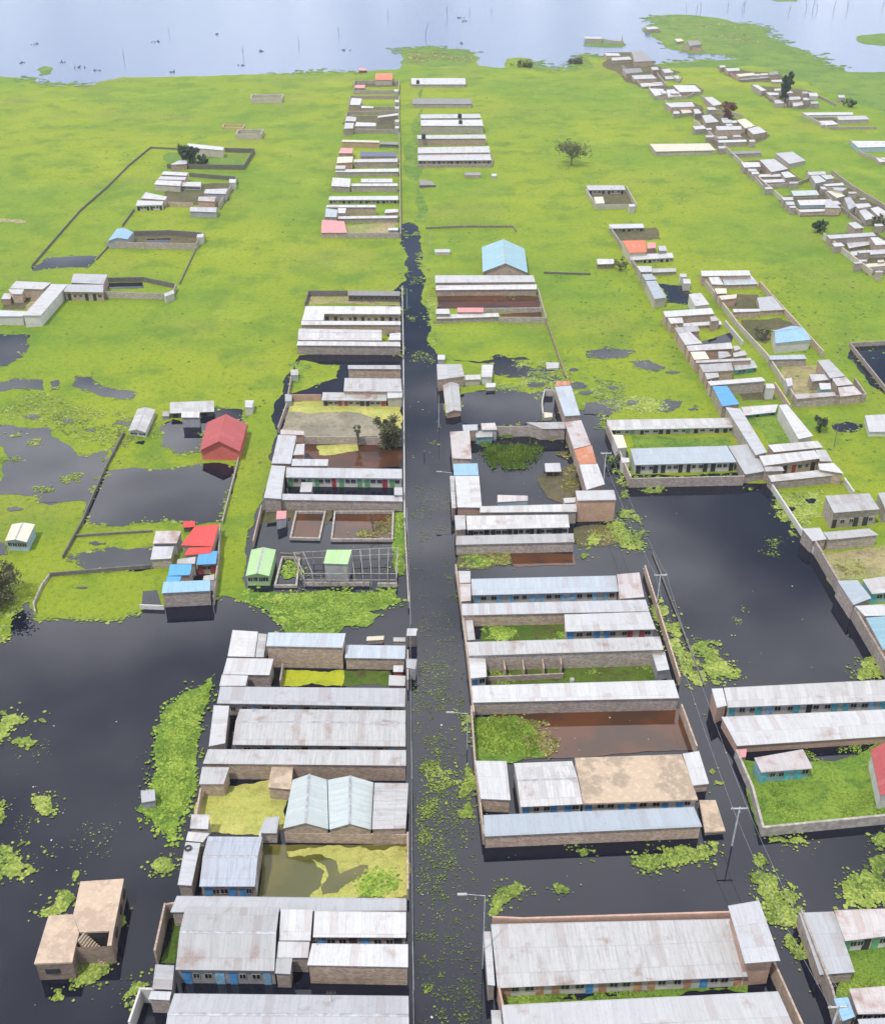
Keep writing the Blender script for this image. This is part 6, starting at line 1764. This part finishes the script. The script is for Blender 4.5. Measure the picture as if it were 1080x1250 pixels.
BUSY = [pts(f[1]) for f in FAR]
rf_ = random.Random(77)
CL = ['762,84 782,84 806,104 785,106', '793,108 850,104 856,112 800,120', '812,126 846,124 856,139 830,142', '850,141 880,139 934,160 912,176 874,180', '906,198 946,194 982,222 935,229',
      '953,241 1008,234 1026,255 978,263', '986,210 1014,213 1034,229 1065,248 1087,258 1087,275 1050,274', '1010,288 1071,285 1087,299 1087,330 1058,333', '880,81 920,89 950,88 960,97 905,99', '920,105 990,113 1000,120 982,133 950,128']
made = 0
for t_ in range(4000):
    if made >= 64: break
    poly = [Vector((x, y)) for x, y in pts(CL[t_ % len(CL)])]
    x, y = rf_.uniform(min(v.x for v in poly), max(v.x for v in poly)), rf_.uniform(min(v.y for v in poly), max(v.y for v in poly))
    if not inside((x, y), poly): continue
    wd_, ht_ = rf_.uniform(6, 11), rf_.uniform(1.8, 3.0)
    if any(min(q[0] for q in b_) - wd_ * .55 < x < max(q[0] for q in b_) + wd_ * .55 and min(q[1] for q in b_) - 2.2 < y < max(q[1] for q in b_) + 4.5 for b_ in BUSY): continue
    sk = rf_.uniform(1, 3)
    s = f'{x - wd_ / 2:.1f},{y:.1f} {x + wd_ / 2:.1f},{y - .4:.1f} {x + wd_ / 2 + sk:.1f},{y + ht_ - .4:.1f} {x - wd_ / 2 + sk * .6:.1f},{y + ht_:.1f}'
    BUSY.append(pts(s))
    H('tiny tin roofed shed crowded between the roofs of the far right village', s, rf_.choice(('white', 'white', 'grey', 'rusty')), 'stone', h=rf_.uniform(1.9, 2.5), over=.1, drop=.15, name='shed', cat='shed', group='crowded sheds of the far right village')
    made += 1

# ---------------------------------------------------------------- trees
tree('bare spreading tree alone in the right meadow', 697, 202, 7.5, 6.0, 'leafdry', 2000, 'acacia_tree', .4, .36, 5, limbs=10)
tree('round olive brown bush tree beside the canal wall', 476, 546, 6.0, 2.5, 'leafolive', 4200, 'bush_tree', .03, .26, 7, limbs=8, fill=34)
tree('thin dry shrub on the garden wall left of the bush tree', 437.5, 545, 4.5, .9, 'leafolive', 350, 'shrub', .1, .2, 8)
tree('tall dark narrow tree in the far right village', 957, 126, 14, 2.6, 'leafdark', 2600, 'cypress_tree', .03, .7, 9, limbs=8, fill=26)
tree('dark bushy tree beside the pale far left house', 232, 201, 6.5, 3.4, 'leafdark', 2000, 'bushy_tree', .03, .6, 10, limbs=8, fill=14)
tree('low dark bush right of the bushy tree', 246, 203, 3, 3.0, 'leafdark', 600, 'bush', .02, .5, 11)
tree('reddish tree above the brown block', 887, 147, 7, 3.2, 'leafred', 1400, 'red_tree', .03, .6, 12, fill=8)
tree('dark dry shrub in the right meadow by the puddle', 1000, 527, 3.2, 1.5, 'leafdark', 500, 'shrub', .03, .3, 13)
tree('brown bush at the left edge above the dark water', 2, 735, 5, 3.8, 'leafolive', 4200, 'bush', .03, .26, 14, limbs=9, fill=14)
tree('dark shrub at the corner of the near right edge plot', 998, 284, 2.8, 2.4, 'leafdark', 500, 'shrub', .03, .5, 15)
tree('brown shrub below the slanting village row', 1070, 279, 3.5, 2.6, 'leafolive', 300, 'shrub', .03, .5, 16)
tree('small shrub beside the stilted meadow shed', 757, 330, 2.5, 1.8, 'leafolive', 250, 'shrub', .03, .35, 17)
tree('low dark bush right of the arcaded white house', 1036, 131, 3, 3, 'leafdark', 250, 'bush', .03, .6, 18)
tree('bush on the lake shore between the columns', 641, 82, 2.2, 5.0, 'leafolive', 500, 'bush', .03, .7, 19)
tree('bush at the edge of the lake inlet', 702, 78, 2, 5, 'leafolive', 400, 'bush', .03, .7, 20)
tree('bare fallen branches over the larger foundation walls', 456, 648, 3.5, 1.5, 'leafdry', 60, 'dead_shrub', .2, .15, 21)
tree('shrub in the ochre yard of the third lane', 930, 415, 3.0, 2.0, 'leafolive', 250, 'shrub', .03, .35, 22)
tree('shrub left of the flooded lane below the compound', 748, 568, 1.6, 1.6, 'leafdark', 200, 'shrub', .03, .3, 23)

SN = [(152, 55, 74), (207, 30, 42), (297, 52, 68), (414, 30, 42), (365, 40, 56), (474, 8, 22), (519, 22, 46), (546, 2, 22), (573, 6, 18),
      (838, 2, 14), (850, 0, 15), (855, -2, 14), (905, 0, 12), (908, -4, 10), (962, 4, 16), (984, -4, 12), (991, -6, 12), (997, -2, 14), (1017, -3, 13), (1034, -4, 12),
      (600, 8, 16), (888, -4, 10), (1075, -2, 12)]
for i, (x, yt, yb) in enumerate(SN):
    snag('bare dark dead trunk standing in the pale lake', x, yt, yb, 40 + i)
for i, (x, y, w_) in enumerate(((98, 83, 8), (119, 86, 5), (43, 54, 3), (77, 76, 2.5), (27, 77, 2), (190, 51, 6), (293, 80, 6), (422, 61, 5), (564, 22, 7), (569, 26, 5), (318, 63, 4), (266, 42, 2), (562, 53, 2), (210, 88, 3))):
    g = U(x, y)
    sc = (U(x + w_, y) - g).length
    b = MB()
    rnd = random.Random(i)
    for k in range(6):
        a = Vector((rnd.uniform(-sc, sc), rnd.uniform(-2, 2), -.1))
        b.tube(a, a + Vector((rnd.uniform(-.5, .5) * sc, rnd.uniform(-1, 1), rnd.uniform(.3, 1.2))), .35, .15, 5)
    tag(b.build('driftwood', M['darkwood'], None, (0, 0, 0), (g.x, g.y, 0)), 'low dark tangle of driftwood floating on the lake', 'driftwood', 'driftwood on the lake')

# ---------------------------------------------------------------- poles, lamps, cables
CW = cross_w
p1, h1 = pole('pale utility pole with a crossarm where the lane meets the open water', 893, 983, 1032, .12, 0, 1, name='utility_pole', cat='utility pole')
p2, h2 = pole('utility pole crossarm at the bottom edge beside the weedy lane', 1004, 1219, 1290, .16, 0, 1, name='utility_pole', cat='utility pole')
p3, h3 = pole('utility pole in the flooded lane beside the orange block', 736, 552, 592, .1, 0, 1, name='utility_pole', cat='utility pole')
p4, h4 = pole('utility pole in the flooded lane between the rows and the big pond', 800, 700, 748, .1, 0, 1, name='utility_pole', cat='utility pole')
for a, ha, b_, hb in ((p1, h1, p2, h2), (p4, h4, p1, h1), (p3, h3, p4, h4)):
    for sx_ in (-.85, .85):
        cable('power line strung between the utility poles of the flooded lane', a + Vector((sx_, 0, ha)), b_ + Vector((sx_, 0, hb)), 1.0, .02, 'power lines of the flooded lane', 'power_line')
pole('street lamp with its arm over the canal near the very wide roof', 589, 1093, 1182, .06, -1.9)
pole('street lamp with its arm over the canal beside the bright green grass', 570, 871, 915, .06, -1.9)
pole('street lamp with its arm over the canal beside the pale blue roof', 551, 577, 615, .06, -1.9)
pole('thin grey post in the canal beside the pink gabled roof', 535.5, 482, 522, .07, name='post', cat='post')
pole('thin post on the canal corner below the teal hall', 497, 352, 377, .07, name='post', cat='post')
pole('thin post in the meadow at the head of the canal', 525, 285, 304, .08, name='post', cat='post')
pole('short dark post standing in the middle of the canal', 518, 551, 559, .09, mat='darkwood', name='mooring_post', cat='post')
pole('leaning timber pole beside the puddle in the right meadow', 1017, 520, 546, .1, mat='wood', name='post', cat='post')
L0 = []
for x, yt, yb, lb in ((497, 620, 652, 'white service pole on the canal wall by the foundation plots'), (501, 722, 762, 'white service pole on the canal wall by the weed tongue'),
                      (503, 905, 950, 'white service pole on the canal wall by the long rows'), (505, 1150, 1208, 'white service pole on the canal wall near the bottom')):
    g, hh = pole(lb, x, yt, yb, .07, name='service_pole', cat='service pole')
    L0.append(g + Vector((0, 0, hh)))
e = U(505.5, 1300, 6)
for i, (a, b_) in enumerate(zip(L0, L0[1:] + [e])):
    cable(('service cable beside the weed tongue', 'service cable along the long rows of the near left block', 'service cable beside the twin gabled shed', 'service cable running out at the bottom edge')[i], a, b_, .25, .026)
# aerials on roofs
for x, y, lb in ((405, 1222, 'thin television aerial on the wide bottom roof'), (388, 1158, 'small television aerial on the bare brown walled canal roof')):
    g = U(x, y, 3.1)
    b = MB(); b.tube((0, 0, 2.9), (0, 0, 4.6), .03, .025, 5); b.tube((-.5, 0, 4.4), (.5, 0, 4.4), .025, .025, 4)
    for k in (-.4, -.15, .1, .35): b.tube((k, -.3, 4.4), (k, .3, 4.4), .02, .02, 4)
    tag(b.build('television_aerial', M['darkwood'], None, (0, 0, 0), (g.x, g.y, 0)), lb, 'aerial')
# tyre on the narrow strip roof
g = U(230, 1036, 2.8)
b = MB()
for k in range(12):
    a0, a1 = k * math.pi / 6, (k + 1) * math.pi / 6
    b.tube((.34 * math.cos(a0), .34 * math.sin(a0), 2.92), (.34 * math.cos(a1), .34 * math.sin(a1), 2.92), .11, .11, 6)
tag(b.build('tyre', M['tank'], None, (0, 0, 0), (g.x, g.y, 0)), 'old black tyre lying on the narrow grey strip roof', 'tyre')

# ================================================================ HAZE
hz = MB(); hz.box(-1500, 1600, -160, 1900, -1.5, 108)
hm = bpy.data.materials.new('haze'); hm.use_nodes = True
t = hm.node_tree
t.nodes.remove(t.nodes['Principled BSDF'])
pv = t.nodes.new('ShaderNodeVolumePrincipled')
pv.inputs['Color'].default_value = (.86, .92, 1.0, 1)
pv.inputs['Density'].default_value = 0.00013
pv.inputs['Anisotropy'].default_value = 0.2
t.links.new(pv.outputs[0], t.nodes['Material Output'].inputs['Volume'])
ho = hz.build('haze', hm)
tag(ho, 'thin pale haze over the whole flooded plain', 'haze', None, 'stuff')
